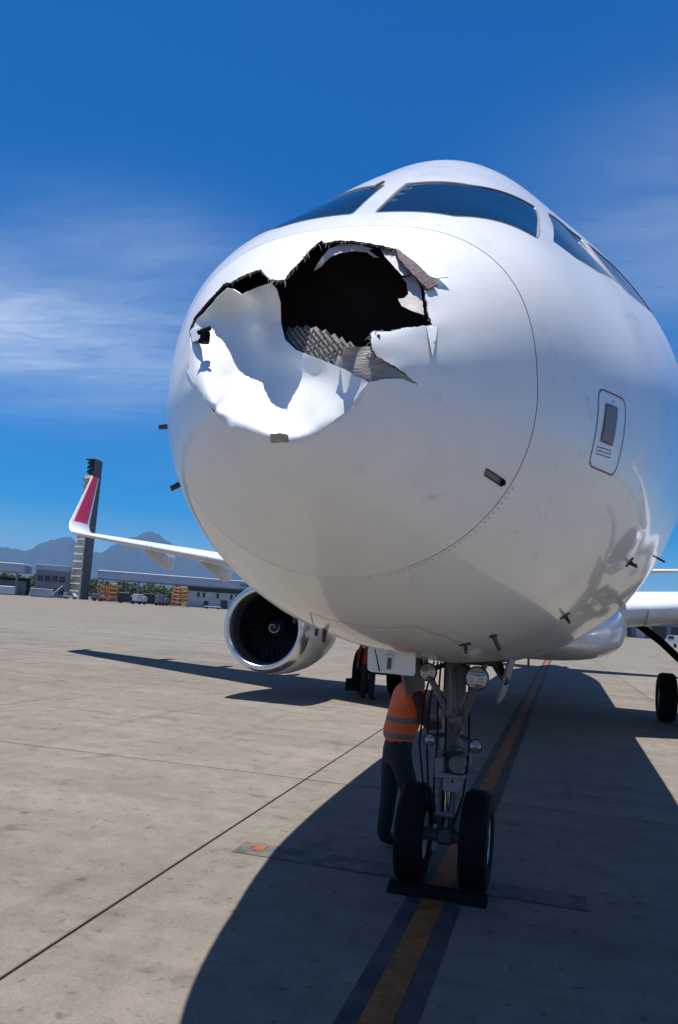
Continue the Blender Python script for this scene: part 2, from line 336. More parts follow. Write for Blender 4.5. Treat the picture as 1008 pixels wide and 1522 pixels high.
tag(sheet('apron', -420, 420, -160, 325, -0.03, M['apron']), kind='structure')
NC0, NC1, NR0, NR1 = -9, 6, -4, 6
paved = tag(sheet('pavement', JX0+NC0*JX, JX0+(NC1+1)*JX, JY0+NR0*JY, JY0+(NR1+1)*JY, -0.016, M['sealant']), kind='structure')
paved.rotation_euler = (0, 0, JROT)
mb = MB(); mb.box((JX/2, JY/2, -0.0125), (JX-0.024, JY-0.036, 0.025), ch=0.007); slab0 = None
for i in range(NC0, NC1+1):
    for j in range(NR0, NR1+1):
        if slab0 is None: slab0 = mb.build('concrete_slab', M['slab'], paved); s1 = slab0
        else: s1 = slab0.copy(); COL.objects.link(s1)
        s1.location = (JX0+i*JX, JY0+j*JY, random.uniform(-0.0012, 0.0012))
M['yellow'] = material('worn_yellow_paint', (0.27, 0.080, 0.010), 0.75, var=0.55, vscale=7)
M['blackpaint'] = material('black_line_paint', (0.045, 0.042, 0.04), 0.75, var=0.7, vscale=4)
M['fadedmark'] = material('faded_mark', (0.11, 0.10, 0.09), 0.8, var=0.7, vscale=5)
M['rubber'] = material('tyre_scuff', (0.06, 0.055, 0.05), 0.8, var=0.5, vscale=3)
def paint(name, x0, x1, y0, y1, z, mat): return tag(sheet(name, x0, x1, y0, y1, z, mat), kind='structure')
paint('line_border', -0.20, -0.088, -40, 130, 0.004, M['blackpaint']); paint('line_border', 0.088, 0.21, -40, 130, 0.004, M['blackpaint'])
paint('yellow_line', -0.086, 0.086, -40, 130, 0.005, M['yellow'])
paint('stop_bar_mark', -1.80, -0.32, 6.74, 7.10, 0.004, M['fadedmark']); paint('stop_bar_mark', 0.32, 1.12, 6.68, 7.02, 0.004, M['fadedmark'])
paint('stop_bar_paint', -1.66, -1.57, 6.86, 7.02, 0.008, M['yellow']); paint('stop_bar_paint', -1.72, -1.665, 6.96, 7.02, 0.008, M['yellow'])

# ------------------------------------------------------------------ airliner: fuselage form
Y0, Z0 = 2.35, 2.867
ST = np.array([0, .12, .4, .8, 1.3, 1.9, 2.5, 3.1, 3.8, 5.0, 7.0, 10.]); TT = np.sqrt(ST)
TOP = np.array([0, .238, .585, .94, 1.337, 1.778, 2.164, 2.417, 2.602, 2.796, 2.87, 2.93])
BOT = np.array([0, .297, .507, .69, .845, .942, .996, 1.035, 1.086, 1.15, 1.19, 1.2])
WID = np.array([0, .315, .584, .854, 1.082, 1.30, 1.450, 1.565, 1.695, 1.845, 1.94, 1.985])
MID = np.array([0, .019, .056, .121, .223, .353, .465, .558, .651, .744, .80, .85])
def pchip(x, xp, yp):
    h = np.diff(xp); d = np.diff(yp)/h; m = np.zeros_like(yp)
    for i in range(1, len(xp)-1):
        if d[i-1]*d[i] > 0:
            w1 = 2*h[i]+h[i-1]; w2 = h[i]+2*h[i-1]; m[i] = (w1+w2)/(w1/d[i-1]+w2/d[i])
    m[0] = d[0]
    x = np.clip(x, xp[0], xp[-1]); k = np.clip(np.searchsorted(xp, x)-1, 0, len(xp)-2); t = (x-xp[k])/h[k]
    return (1+2*t)*(1-t)**2*yp[k]+t*(1-t)**2*h[k]*m[k]+t*t*(3-2*t)*yp[k+1]+t*t*(t-1)*h[k]*m[k+1]
def sec(s):
    t = np.sqrt(np.clip(s, 0, None)); return [pchip(t, TT, a) for a in (TOP, BOT, WID, MID)]
def surf(s, th):
    s = np.asarray(s, float); th = np.asarray(th, float)
    top, bot, w, mid = sec(s); c, n = np.cos(th), np.sin(th)
    k = 1-np.where(n > 0, .115*np.exp(-((s-2.6)/1.2)**2)-.09*np.exp(-((s-.7)/.5)**2), 0.)*np.sin(2*th)**2; hz = np.where(n > 0, top-mid, bot+mid)
    return np.stack([w*c*k, Y0+s, Z0+mid+hz*n*k], -1)
def nrm(s, th):
    s = np.asarray(s, float); th = np.asarray(th, float); d = 1e-3
    a = surf(s+d, th)-surf(np.maximum(s-d, 0), th); b = surf(s, th+d)-surf(s, th-d)
    n = np.cross(a, b); n /= np.linalg.norm(n, axis=-1, keepdims=True)+1e-12
    c = surf(s, th)-np.stack([0*s, Y0+s+1.0, Z0+0.4+0*s], -1)
    return n*np.sign((n*c).sum(-1, keepdims=True))
def sring(th):
    s = np.full(np.shape(th), .629)
    for _ in range(20): s = .629-.062*(surf(s, th)[..., 2]-Z0)
    return s
plane = tag(empty('airliner', (0, 6.6, 0)), 'white twin jet airliner with smashed torn nose cone and red winglets', 'airliner')

# --- damaged nose cone (frontal disk coordinates: radius 1 = seam with the fuselage)
OUTLINE=[(-0.8143, 0.3395), (-0.796, 0.4195), (-0.7302, 0.4551), (-0.6564, 0.5348), (-0.6025, 0.6005), (-0.5366, 0.6015), (-0.4621, 0.6454), (-0.3816, 0.684), (-0.3277, 0.648), (-0.2822, 0.6225), (-0.2329, 0.6177), (-0.1851, 0.6202), (-0.1796, 0.6713), (-0.1587, 0.7371), (-0.1452, 0.815), (-0.1132, 0.8885), (-0.0763, 0.8647), (-0.0208, 0.8774), (0.0735, 0.8736), (0.1718, 0.8444), (0.2244, 0.816), (0.2865, 0.7867), (0.3221, 0.7671), (0.3851, 0.7041), (0.4476, 0.6257), (0.4906, 0.5237), (0.5256, 0.4062), (0.5596, 0.2915), (0.4854, 0.2805), (0.4486, 0.2815), (0.4167, 0.2644), (0.3776, 0.2594), (0.3397, 0.2629), (0.3317, 0.2427), (0.3426, 0.1438), (0.366, 0.0832), (0.4103, 0.0429), (0.4556, 0.0059), (0.5318, -0.0565), (0.4769, -0.0393), (0.4116, -0.0474), (0.3401, -0.0696), (0.3103, -0.1126), (0.2766, -0.1658), (0.2395, -0.2066), (0.176, -0.2529), (0.1101, -0.2957), (0.0549, -0.3188), (-0.0135, -0.3279), (-0.0964, -0.3143), (-0.1709, -0.2915), (-0.2648, -0.264), (-0.3551, -0.2461), (-0.4294, -0.1835), (-0.5342, -0.0925), (-0.6571, 0.0088), (-0.7259, 0.0747), (-0.7461, 0.1632), (-0.7393, 0.2376)]
SHEET_B=[(-0.597, 2.808, 3.162), (-0.571, 2.804, 3.21), (-0.521, 2.765, 3.221), (-0.471, 2.751, 3.268), (-0.428, 2.747, 3.308), (-0.39, 2.726, 3.293), (-0.349, 2.721, 3.267), (-0.293, 2.743, 3.306), (-0.247, 2.749, 3.323), (-0.222, 2.753, 3.296), (-0.214, 2.781, 3.254), (-0.215, 2.806, 3.183), (-0.186, 2.787, 3.109), (-0.119, 2.732, 3.049), (-0.042, 2.663, 3.004), (0.037, 2.582, 2.956), (0.103, 2.513, 2.916), (0.182, 2.443, 2.87), (0.245, 2.426, 2.83), (0.231, 2.422, 2.792), (0.223, 2.421, 2.778), (0.216, 2.42, 2.765), (0.208, 2.42, 2.752), (0.199, 2.419, 2.741), (0.189, 2.418, 2.73), (0.18, 2.417, 2.72), (0.164, 2.415, 2.708), (0.148, 2.414, 2.696), (0.132, 2.414, 2.684), (0.116, 2.415, 2.673), (0.1, 2.416, 2.662), (0.084, 2.418, 2.652), (0.069, 2.419, 2.646), (0.055, 2.42, 2.64), (0.041, 2.422, 2.634), (0.024, 2.422, 2.632), (0.007, 2.423, 2.63), (-0.01, 2.424, 2.628), (-0.03, 2.423, 2.631), (-0.051, 2.423, 2.634), (-0.072, 2.424, 2.638), (-0.09, 2.424, 2.644), (-0.109, 2.426, 2.65), (-0.129, 2.428, 2.657), (-0.151, 2.432, 2.664), (-0.174, 2.438, 2.672), (-0.198, 2.445, 2.681), (-0.22, 2.453, 2.687), (-0.243, 2.464, 2.694), (-0.267, 2.476, 2.702), (-0.284, 2.48, 2.718), (-0.301, 2.487, 2.734), (-0.32, 2.495, 2.752), (-0.343, 2.507, 2.774), (-0.368, 2.522, 2.799), (-0.395, 2.543, 2.825), (-0.421, 2.565, 2.851), (-0.451, 2.593, 2.88), (-0.486, 2.631, 2.912), (-0.502, 2.65, 2.929), (-0.521, 2.672, 2.947), (-0.54, 2.697, 2.966), (-0.543, 2.702, 2.986), (-0.546, 2.708, 3.005), (-0.55, 2.717, 3.026), (-0.549, 2.719, 3.043), (-0.549, 2.722, 3.06), (-0.55, 2.728, 3.078)]
SHEET_I=[(-0.478, 2.685, 3.041), (-0.522, 2.784, 3.19), (-0.492, 2.766, 3.15), (-0.479, 2.794, 3.269), (-0.441, 2.789, 3.28), (-0.436, 2.81, 3.191), (-0.386, 2.781, 3.098), (-0.374, 2.789, 3.236), (-0.303, 2.765, 3.17), (-0.28, 2.756, 3.26), (-0.256, 2.773, 3.065), (-0.313, 2.756, 3.008), (-0.349, 2.664, 2.928), (-0.398, 2.594, 2.932), (-0.305, 2.532, 2.79), (-0.236, 2.577, 2.802), (-0.217, 2.733, 2.947), (-0.163, 2.618, 2.813), (-0.137, 2.73, 2.945), (-0.086, 2.615, 2.812), (-0.079, 2.513, 2.714), (0.002, 2.626, 2.912), (0.048, 2.508, 2.782), (0.14, 2.462, 2.826), (0.138, 2.443, 2.765), (-0.005, 2.505, 2.712), (0.187, 2.43, 2.775), (0.17, 2.428, 2.754), (0.152, 2.427, 2.735), (0.122, 2.424, 2.714), (0.093, 2.424, 2.695), (0.064, 2.427, 2.676), (0.038, 2.429, 2.666), (0.01, 2.43, 2.659), (-0.02, 2.432, 2.656), (-0.056, 2.43, 2.663), (-0.09, 2.431, 2.672), (-0.124, 2.434, 2.684), (-0.163, 2.441, 2.697), (-0.203, 2.453, 2.708), (-0.244, 2.471, 2.72), (-0.274, 2.479, 2.748), (-0.309, 2.493, 2.782), (-0.354, 2.518, 2.825), (-0.399, 2.553, 2.87), (-0.439, 2.59, 2.909)]
CORE=[(-0.247, 2.886, 3.194), (-0.211, 2.848, 3.158), (-0.203, 2.864, 3.191), (-0.173, 2.839, 3.17), (-0.165, 2.844, 3.185), (-0.122, 2.797, 3.155), (-0.11, 2.796, 3.17), (-0.071, 2.748, 3.136), (-0.047, 2.731, 3.137), (-0.008, 2.681, 3.097), (0.009, 2.671, 3.103), (0.047, 2.622, 3.059), (0.061, 2.616, 3.066), (0.093, 2.573, 3.026), (0.102, 2.571, 3.037), (0.136, 2.526, 2.994), (0.149, 2.519, 3.001), (0.177, 2.483, 2.967), (0.124, 2.53, 2.982), (0.111, 2.532, 2.957), (0.098, 2.536, 2.921), (0.032, 2.598, 2.959), (-0.047, 2.679, 3.006), (-0.131, 2.764, 3.057), (-0.198, 2.821, 3.118)]
FLAP=[(0.157, 2.409, 2.94), (0.194, 2.437, 2.953), (0.235, 2.46, 2.96), (0.258, 2.448, 2.926), (0.291, 2.466, 2.909), (0.325, 2.489, 2.893), (0.384, 2.53, 2.853), (0.343, 2.498, 2.862), (0.294, 2.467, 2.853), (0.242, 2.439, 2.834), (0.188, 2.425, 2.862), (0.117, 2.467, 2.901), (0.122, 2.481, 2.942), (0.144, 2.438, 2.92)]
FLAP_I=[(0.2, 2.43, 2.894), (0.242, 2.443, 2.886), (0.303, 2.473, 2.87), (0.163, 2.435, 2.919)]
LINER_A=[(-0.096, 2.801, 3.384), (-0.086, 2.799, 3.409), (-0.064, 2.799, 3.441), (-0.042, 2.806, 3.473), (0.003, 2.83, 3.506), (0.066, 2.817, 3.49), (0.128, 2.808, 3.466), (0.114, 2.804, 3.457), (0.156, 2.81, 3.428), (0.136, 2.806, 3.428), (0.109, 2.802, 3.449), (0.055, 2.799, 3.456), (0.003, 2.797, 3.45), (-0.036, 2.796, 3.432), (-0.071, 2.798, 3.397)]
LINER_B=[(0.14, 2.829, 3.492), (0.183, 2.804, 3.464), (0.221, 2.788, 3.443), (0.27, 2.723, 3.356), (0.317, 2.706, 3.311), (0.276, 2.682, 3.297), (0.238, 2.712, 3.345), (0.193, 2.753, 3.403)]
LINER_C=[(0.27, 2.715, 3.302), (0.313, 2.714, 3.312), (0.35, 2.666, 3.235), (0.375, 2.616, 3.122), (0.331, 2.62, 3.14), (0.291, 2.637, 3.165), (0.272, 2.658, 3.201), (0.295, 2.654, 3.201), (0.307, 2.661, 3.218), (0.29, 2.696, 3.275)]
COMB_D=[(0.229, 2.754, 3.437), (0.266, 2.73, 3.401), (0.31, 2.705, 3.359), (0.38, 2.669, 3.28), (0.409, 2.661, 3.248), (0.38, 2.632, 3.222), (0.337, 2.647, 3.27), (0.295, 2.668, 3.316), (0.253, 2.703, 3.374)]
PEEL_E=[(0.228, 2.766, 3.449), (0.274, 2.747, 3.416), (0.323, 2.722, 3.373), (0.383, 2.71, 3.335), (0.439, 2.704, 3.294), (0.403, 2.676, 3.277), (0.38, 2.672, 3.283), (0.308, 2.711, 3.364), (0.265, 2.734, 3.403)]
SPIKE=[(0.394, 2.572, 3.067), (0.427, 2.603, 3.077), (0.428, 2.574, 3.018), (0.425, 2.545, 2.95), (0.409, 2.555, 3.012)]
TAB=[(-0.602, 2.812, 3.166), (-0.542, 2.739, 3.144), (-0.491, 2.682, 3.127), (-0.454, 2.628, 3.072), (-0.487, 2.658, 3.068), (-0.532, 2.708, 3.081)]
CHIP=[(-0.068, 2.409, 2.655), (-0.036, 2.404, 2.656), (-0.006, 2.406, 2.65), (-0.008, 2.418, 2.631), (-0.071, 2.426, 2.63)]
SCREW=(0.26, 2.459, 2.993)
DARK_HOLE=(-0.435, 2.618, 3.065)
def disk_surf(u, v):
    rho = np.sqrt(u*u+v*v); th = np.arctan2(v, u); return surf(sring(th)*rho**2, th)
def ragged(poly, step, amp, closed=True):
    d = densify(poly, step, closed); keep = set(map(tuple, poly)); out = []
    for p in d: out.append(p if tuple(p) in keep else (p[0]+random.uniform(-amp, amp), p[1]+random.uniform(-amp, amp)))
    return out
ringl = [(math.cos(2*math.pi*k/220), math.sin(2*math.pi*k/220)) for k in range(220)]
hole = ragged(OUTLINE[:42], 0.009, 0.0032, False)[:-1]+densify(OUTLINE[41:]+[OUTLINE[0]], 0.009, False)[:-1]   # torn above, folded lip below
gpts = []
for i in range(-50, 51):
    for j in range(-50, 51):
        u, v = (i+0.5*(j % 2))*0.022, j*0.022*0.866
        if u*u+v*v < 0.972: gpts.append((u, v))
gpts = np.array(gpts); far = edgedist(hole, gpts); gpts = gpts[(far > 0.008) & ~inside(hole, gpts)]
A, F = cdt([ringl, hole], gpts, lambda c: ~inside(hole, c))
P = disk_surf(A[:, 0], A[:, 1])
# skin buckled around the tear: shallow waves that die out away from the edge
dd = edgedist(hole, A); rr = np.hypot(A[:, 0], A[:, 1]); amp = np.exp(-dd/0.075)*np.clip((1-rr)*6, 0, 1)
th_ = np.arctan2(A[:, 1], A[:, 0]); n_ = nrm(sring(th_)*np.maximum(rr, .05)**2, th_)
wave = 0.0022*np.sin(A[:, 0]*21+A[:, 1]*9)+0.002*np.sin(A[:, 1]*27-A[:, 0]*13+1.3)
P = P+n_*(amp*wave)[:, None]
def vnormals(P, F):
    t = P[F]; n = np.cross(t[:, 1]-t[:, 0], t[:, 2]-t[:, 0]); vn = np.zeros_like(P)
    for k in range(3): np.add.at(vn, F[:, k], n)
    return vn/(np.linalg.norm(vn, axis=1, keepdims=True)+1e-12)
def thick_sheet(name, P, F, thick, mats, parent, smooth=True, ofs=0.0):
    """a sheet with a back face and a crisp torn rim; materials: face, back, rim"""
    vn = vnormals(P, F); Q = P-vn*thick; nP = len(P); cnt = {}
    for f in F:
        for a, b_ in ((f[0], f[1]), (f[1], f[2]), (f[2], f[0])):
            if (b_, a) in cnt: del cnt[(b_, a)]
            else: cnt[(a, b_)] = 1
    V_ = [tuple(p) for p in P]+[tuple(p) for p in Q]; FF_ = [tuple(f) for f in F]+[(f[0]+nP, f[2]+nP, f[1]+nP) for f in F]; mi = [0]*len(F)+[min(1, len(mats)-1)]*len(F)
    for a, b_ in cnt:
        k = len(V_); V_ += [tuple(P[a]), tuple(P[b_]), tuple(Q[b_]), tuple(Q[a])]; FF_.append((k, k+3, k+2, k+1)); mi.append(min(2, len(mats)-1))
    o = obj(name, V_, FF_, mats, parent, False, mi)
    if smooth: o.data.polygons.foreach_set('use_smooth', [True]*(2*len(F))+[False]*len(cnt)); o.data.update()
    return o
def orient(P, F):
    t = P[F]; n = np.cross(t[:, 1]-t[:, 0], t[:, 2]-t[:, 0]); c = t.mean(1)-np.array([0, Y0+1.2, Z0+.2]); fl = (n*c).sum(1) < 0
    F = F.copy(); F[fl] = F[fl][:, ::-1]; return F
radome = thick_sheet('radome', P, orient(P, F), 0.009, [M['radome'], M['inner'], M['edge']], plane)
radome['label'] = 'crushed nose cone with a torn black hole and caved-in lower front'
# --- sheets of torn skin
D0 = np.array([-0.30, 0.92, 0.25]); D0 /= np.linalg.norm(D0); AX = np.cross(D0, [0, 0, 1]); AX /= np.linalg.norm(AX); AY = np.cross(AX, D0)
def tps(X, y, Q, lam=1e-4):
    def k(r2): return np.where(r2 > 0, r2*np.log(r2+1e-20), 0)
    n = len(X); d = ((X[:, None]-X[None])**2).sum(-1); Kk = k(d)+lam*np.eye(n); Pm = np.c_[np.ones(n), X]
    A_ = np.block([[Kk, Pm], [Pm.T, np.zeros((3, 3))]]); w = np.linalg.solve(A_, np.r_[y, np.zeros(3)])
    dq = ((Q[:, None]-X[None])**2).sum(-1); return k(dq)@w[:n]+np.c_[np.ones(len(Q)), Q]@w[n:]
def shard(name, B, I, step, mats, parent, thick=0.006, rag=0.0, crumple=0.0, seed=0, smooth=True, lam=1e-5, front=True):
    B = np.array(B); I = np.array(I) if len(I) else np.zeros((0, 3)); al = np.r_[B, I]
    X = np.c_[al@AX, al@AY]; dep = al@D0; nb = len(B)
    poly = [tuple(p) for p in X[:nb]]; lp = ragged(poly, step*1.0, rag) if rag else densify(poly, step)
    lo, hi = X.min(0), X.max(0); g_ = np.array([(x+(j % 2)*step/2, y) for j, y in enumerate(np.arange(lo[1], hi[1], step*.866)) for x in np.arange(lo[0], hi[0], step)])
    if len(g_): g_ = g_[inside(lp, g_)]
    if len(g_): g_ = g_[edgedist(lp, g_) > step*.45]
    Q, F_ = cdt([lp], g_, lambda c: inside(lp, c))
    w = tps(X, dep, Q, lam)
    if crumple:
        e = np.clip(edgedist(lp, Q)/0.05, 0, 1); r_ = np.random.default_rng(seed)
        for _ in range(16):
            a_ = r_.uniform(0, 2*np.pi); f_ = r_.uniform(6, 26); ph = r_.uniform(0, 6.28); pr = (Q@[np.cos(a_), np.sin(a_)])*f_+ph
            w = w+e*crumple*(np.abs(((pr/np.pi) % 2)-1)-.5)*(7/f_)
    P_ = Q[:, :1]*AX+Q[:, 1:]*AY+w[:, None]*D0
    t = P_[F_]; n = np.cross(t[:, 1]-t[:, 0], t[:, 2]-t[:, 0]); fl = (n@D0) > 0; F_[fl] = F_[fl][:, ::-1]
    o = thick_sheet(name, P_, F_, thick, mats, parent, smooth)
    return o, (Q, P_, poly)
skin3 = [M['radome'], M['inner'], M['radome']]
so_, _ = shard('caved_in_skin', SHEET_B, SHEET_I, 0.009, skin3, radome, 0.0025, 0.0, 0.009, 4); so_['label'] = 'caved-in white skin forming a bowl below the torn hole'
core_o, (cq, cp, cpoly) = shard('honeycomb_core', CORE, [], 0.012, [M['comb'], M['inner']], radome, 0.004); core_o['label'] = 'exposed brown honeycomb core at the bottom of the hole'
# cell walls of the core: raised cross-hatched ribs
X2 = np.array(CORE); cX = np.c_[X2@AX, X2@AY]; cd_ = X2@D0
rib = MB(); lo, hi = cX.min(0), cX.max(0)
for fam in (0, 1):
    ang = R(-52 if fam == 0 else 30); dv = np.array([math.cos(ang), math.sin(ang)]); nv_ = np.array([-dv[1], dv[0]]); spn = 0.0155
    cen = (lo+hi)/2
    for k in range(-16, 17):
        L_ = [cen+nv_*spn*k+dv*t for t in np.arange(-.25, .25, .006)]; L_ = np.array(L_); ok = inside([tuple(p) for p in cX], L_)
        run = []
        for q, o_ in zip(L_, ok):
            if o_: run.append(q)
            if (not o_ or q is L_[-1]) and run:
                if len(run) > 2:
                    seg = np.array(run); w = tps(cX, cd_, seg, 1e-5)-0.004
                    pts3 = seg[:, :1]*AX+seg[:, 1:]*AY+w[:, None]*D0
                    if fam == 0: rib.tube([tuple(p) for p in pts3], 0.0022, 4)
                    else:
                        for a_ in range(0, len(pts3)-2, 3): rib.tube([tuple(pts3[a_]), tuple(pts3[a_+1])], 0.0020, 4)
                run = []
rb = rib.build('honeycomb_cells', M['combdark'], radome); rb['kind'] = 'stuff'
shard('torn_flap', FLAP, FLAP_I, 0.012, [M['flap'], M['flap'], M['edge']], radome, 0.007, 0.0016, 0.003, 2)[0]['label'] = 'torn beige laminate flap with a pointed tip below the hole'
shard('torn_liner', LINER_A, [], 0.010, [M['liner'], M['inner'], M['edge']], radome, 0.003, 0.0012, 0.004, 5)
shard('torn_liner', LINER_B, [], 0.010, [M['liner'], M['inner'], M['edge']], radome, 0.003, 0.0012, 0.004, 6)
shard('torn_liner', LINER_C, [], 0.010, [M['liner'], M['inner'], M['edge']], radome, 0.003, 0.0012, 0.004, 7)
shard('peeled_honeycomb', COMB_D, [], 0.007, [M['combred'], M['combred'], M['edge']], radome, 0.008, 0.0022, 0.008, 8, smooth=False)[0]['label'] = 'dark ragged honeycomb strip peeled over the hole edge'
shard('peeled_skin', PEEL_E, [], 0.010, [M['radome'], M['radome'], M['edge']], radome, 0.003, 0.0008)
shard('peeled_skin', SPIKE, [], 0.008, [M['radome'], M['radome'], M['edge']], radome, 0.003)
shard('skin_tab', TAB, [], 0.010, [M['radome'], M['inner'], M['edge']], radome, 0.006)
shard('skin_chip', CHIP, [], 0.008, [M['flap'], M['inner'], M['edge']], radome, 0.005, 0.0015)
b_ = MB(); b_.tube([(SCREW[0], SCREW[1]+.004, SCREW[2]-.001), (SCREW[0], SCREW[1]-.004, SCREW[2]+.001)], 0.006, 12); b_.build('fastener', M['brown'], radome)
b_ = MB(); b_.box(DARK_HOLE, (0.035, 0.04, 0.045), R(20), 0.006); b_.tube([(DARK_HOLE[0]-.02, DARK_HOLE[1]-.02, DARK_HOLE[2]+.01), (DARK_HOLE[0]+.03, DARK_HOLE[1]-.025, DARK_HOLE[2]+.025)], 0.009, 8); b_.tube([(DARK_HOLE[0]-.01, DARK_HOLE[1]-.02, DARK_HOLE[2]-.03), (DARK_HOLE[0]+.012, DARK_HOLE[1]-.03, DARK_HOLE[2]+.02)], 0.007, 8); b_.build('dark_hole_block', M['black'], radome)  # added black block where the skin has only a dark hole
# frayed glass fibres along the upper tear
fb = MB()
for k in range(150):
    i = random.randrange(4, 40); p0, p1 = np.array(OUTLINE[i]), np.array(OUTLINE[i+1]); q = p0+(p1-p0)*random.random(); base_ = disk_surf(q[:1], q[1:])[0]; cdir = np.array([np.mean([o_[0] for o_ in OUTLINE]), np.mean([o_[1] for o_ in OUTLINE])])-q
    dq = q+cdir/np.linalg.norm(cdir)*.02; tang = disk_surf(dq[:1], dq[1:])[0]-base_; tang /= np.linalg.norm(tang)+1e-9; dirn = tang+rng.normal(0, .45, 3); dirn /= np.linalg.norm(dirn); ln_ = random.uniform(.006, .028)
    st0 = base_+np.array([0, .004, -.002]); fb.tube([tuple(st0), tuple(st0+dirn*ln_*.6), tuple(st0+dirn*ln_+np.array([0, 0, -ln_*.35]))], [.0012, .001, .0004], 4, False)
fbo = fb.build('frayed_fibres', M['fibre'], radome); fbo['kind'] = 'stuff'
# bulkhead behind the cone closing the cavity, in the same near-black shade colour
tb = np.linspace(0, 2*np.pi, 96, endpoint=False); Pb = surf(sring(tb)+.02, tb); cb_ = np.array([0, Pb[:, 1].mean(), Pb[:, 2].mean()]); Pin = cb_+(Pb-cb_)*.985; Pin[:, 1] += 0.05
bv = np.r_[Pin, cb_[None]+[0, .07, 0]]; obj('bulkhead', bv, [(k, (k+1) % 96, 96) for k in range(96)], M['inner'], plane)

# --- front fuselage with cockpit window openings
def rounded(poly, r=0.22, n=4):
    out = []; m = len(poly)
    for i in range(m):
        p0, p1, p2 = map(np.array, (poly[i-1], poly[i], poly[(i+1) % m])); a = p1+(p0-p1)*r; b = p1+(p2-p1)*r
        for k in range(n+1):
            t = k/n; out.append(tuple((1-t)**2*a+2*t*(1-t)*p1+t*t*b))
    return out
WIN = [[(1.30, 87.0), (1.50, 72), (1.94, 58), (1.04, 45.7), (0.77, 64), (0.755, 86.6)],
       [(2.18, 56.0), (3.15, 51.5), (2.50, 31.8), (1.757, 34.0), (1.472, 38.6), (1.32, 44.6)],
       [(3.28, 50.5), (3.72, 43.5), (3.98, 29.0), (3.06, 30.2), (2.66, 31.2)]]
wins = []
for w in WIN:
    q = [(a, R(b)) for a, b in w]; wins.append(q); wins.append([(a, math.pi-b) for a, b in reversed(q)])
K = 1.0
def toA(s, t): return (s-float(sring(np.array(t)))-.0035, (t)*K)
loops, polys = [], []
for q in wins:
    d = densify(rounded(q, 0.055), 0.035); la = [toA(a, b) for a, b in d]; loops.append(la); polys.append(la)
th0, th1 = -math.pi/2, 1.5*math.pi; SE = 10.0
aE = SE-.629-.0035
sa = np.r_[np.arange(0, 4.2, .05), np.arange(4.2, aE-.05, .14), [aE]]; ta = np.linspace(th0, th1, 161)
G = np.array([(a, t) for a in sa for t in ta])
bnd = [(a, th0) for a in sa]+[(aE, t) for t in ta[1:]]+[(a, th1) for a in sa[::-1][1:]]+[(0, t) for t in ta[::-1][1:-1]]
inn = G[(G[:, 0] > 1e-6) & (G[:, 0] < aE-1e-6) & (G[:, 1] > th0+1e-6) & (G[:, 1] < th1-1e-6)]
msk = np.ones(len(inn), bool)
for pl in polys: msk &= (edgedist(pl, inn) > .012) & ~inside(pl, inn)
def keepf(c):
    k = np.ones(len(c), bool)
    for pl in polys: k &= ~inside(pl, c)
    return k
A, F = cdt([bnd]+loops, inn[msk], keepf)
def fromA(A): 
    t = A[:, 1]; return A[:, 0]+sring(t)+.0035, t
s_, t_ = fromA(A); s_ = np.where(A[:, 0] > aE-1e-6, SE, s_)
P = surf(s_, t_)
# aft fuselage: constant barrel then tail cone
ts = np.linspace(th0, th1, 161)
top, bot, w_, mid = [float(x) for x in sec(np.array(10.0))]
rows = []
for s in list(np.linspace(10.0, 31, 8))+list(np.linspace(32, 44.3, 14)):
    k = max(0.0, (s-31)/13.3); kk = k**1.6
    wt = w_*(1-k**1.9)+.16*k; zt = Z0+top-.25*k**2.2; zb = Z0-bot+(2.55)*kk*1.12; zm = (Z0+mid)*(1-k)+k*(zt+zb)/2
    zb = min(zb, zt-.3); c, n = np.cos(ts), np.sin(ts)
    rows.append(np.stack([wt*c, np.full_like(ts, Y0+s), zm+np.where(n > 0, (zt-zm), (zm-zb))*n], -1))
RV = np.concatenate(rows); nr, nc = len(rows), len(ts)
RF = [(i*nc+j, i*nc+j+1, (i+1)*nc+j+1, (i+1)*nc+j) for i in range(nr-1) for j in range(nc-1)]
RF.append(tuple((nr-1)*nc+j for j in range(nc-1)))
V = np.r_[P, RV]; FF = [tuple(f) for f in F]+[tuple(i+len(P) for i in f) for f in RF]
fus = obj('fuselage', V, FF, [M['white']], plane, True)
bm = bmesh.new(); bm.from_mesh(fus.data); bmesh.ops.remove_doubles(bm, verts=bm.verts, dist=0.0012); bmesh.ops.recalc_face_normals(bm, faces=bm.faces); bm.to_mesh(fus.data); bm.free()
fus.data.polygons.foreach_set('use_smooth', [True]*len(fus.data.polygons))
# seam groove filler between cone and fuselage
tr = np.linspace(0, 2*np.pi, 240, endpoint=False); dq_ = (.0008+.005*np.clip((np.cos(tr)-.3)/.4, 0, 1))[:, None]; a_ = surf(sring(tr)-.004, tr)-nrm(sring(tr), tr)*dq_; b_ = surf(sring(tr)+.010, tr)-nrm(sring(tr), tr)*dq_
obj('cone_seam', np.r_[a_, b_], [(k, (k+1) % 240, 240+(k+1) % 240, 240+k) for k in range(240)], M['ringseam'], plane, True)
rv = MB()
def dots(ss, tt, r=.0035, lift=.0012):
    for s__, t__ in zip(np.atleast_1d(ss), np.atleast_1d(tt)):
        p, n = frame_at(float(s__), float(t__)); a1 = n.orthogonal().normalized(); a2 = n.cross(a1); rv.add([p+n*lift+(a1*math.cos(k*1.0472)+a2*math.sin(k*1.0472))*r for k in range(6)], [(0, 1, 2, 3, 4, 5)])
def frame_at(s, t):
    p = surf(np.array(s), np.array(t)); n = nrm(np.array(s), np.array(t)); return Vector(p.tolist()), Vector(n.tolist())
tq = np.linspace(R(-75), R(-30), 26); dots(sring(tq)+.02, tq, .0045)
for sv in (1.75, 3.4, 4.6, 6.0): tq = np.linspace(R(-80), R(26), 60); dots(np.full(60, sv), tq, .003)
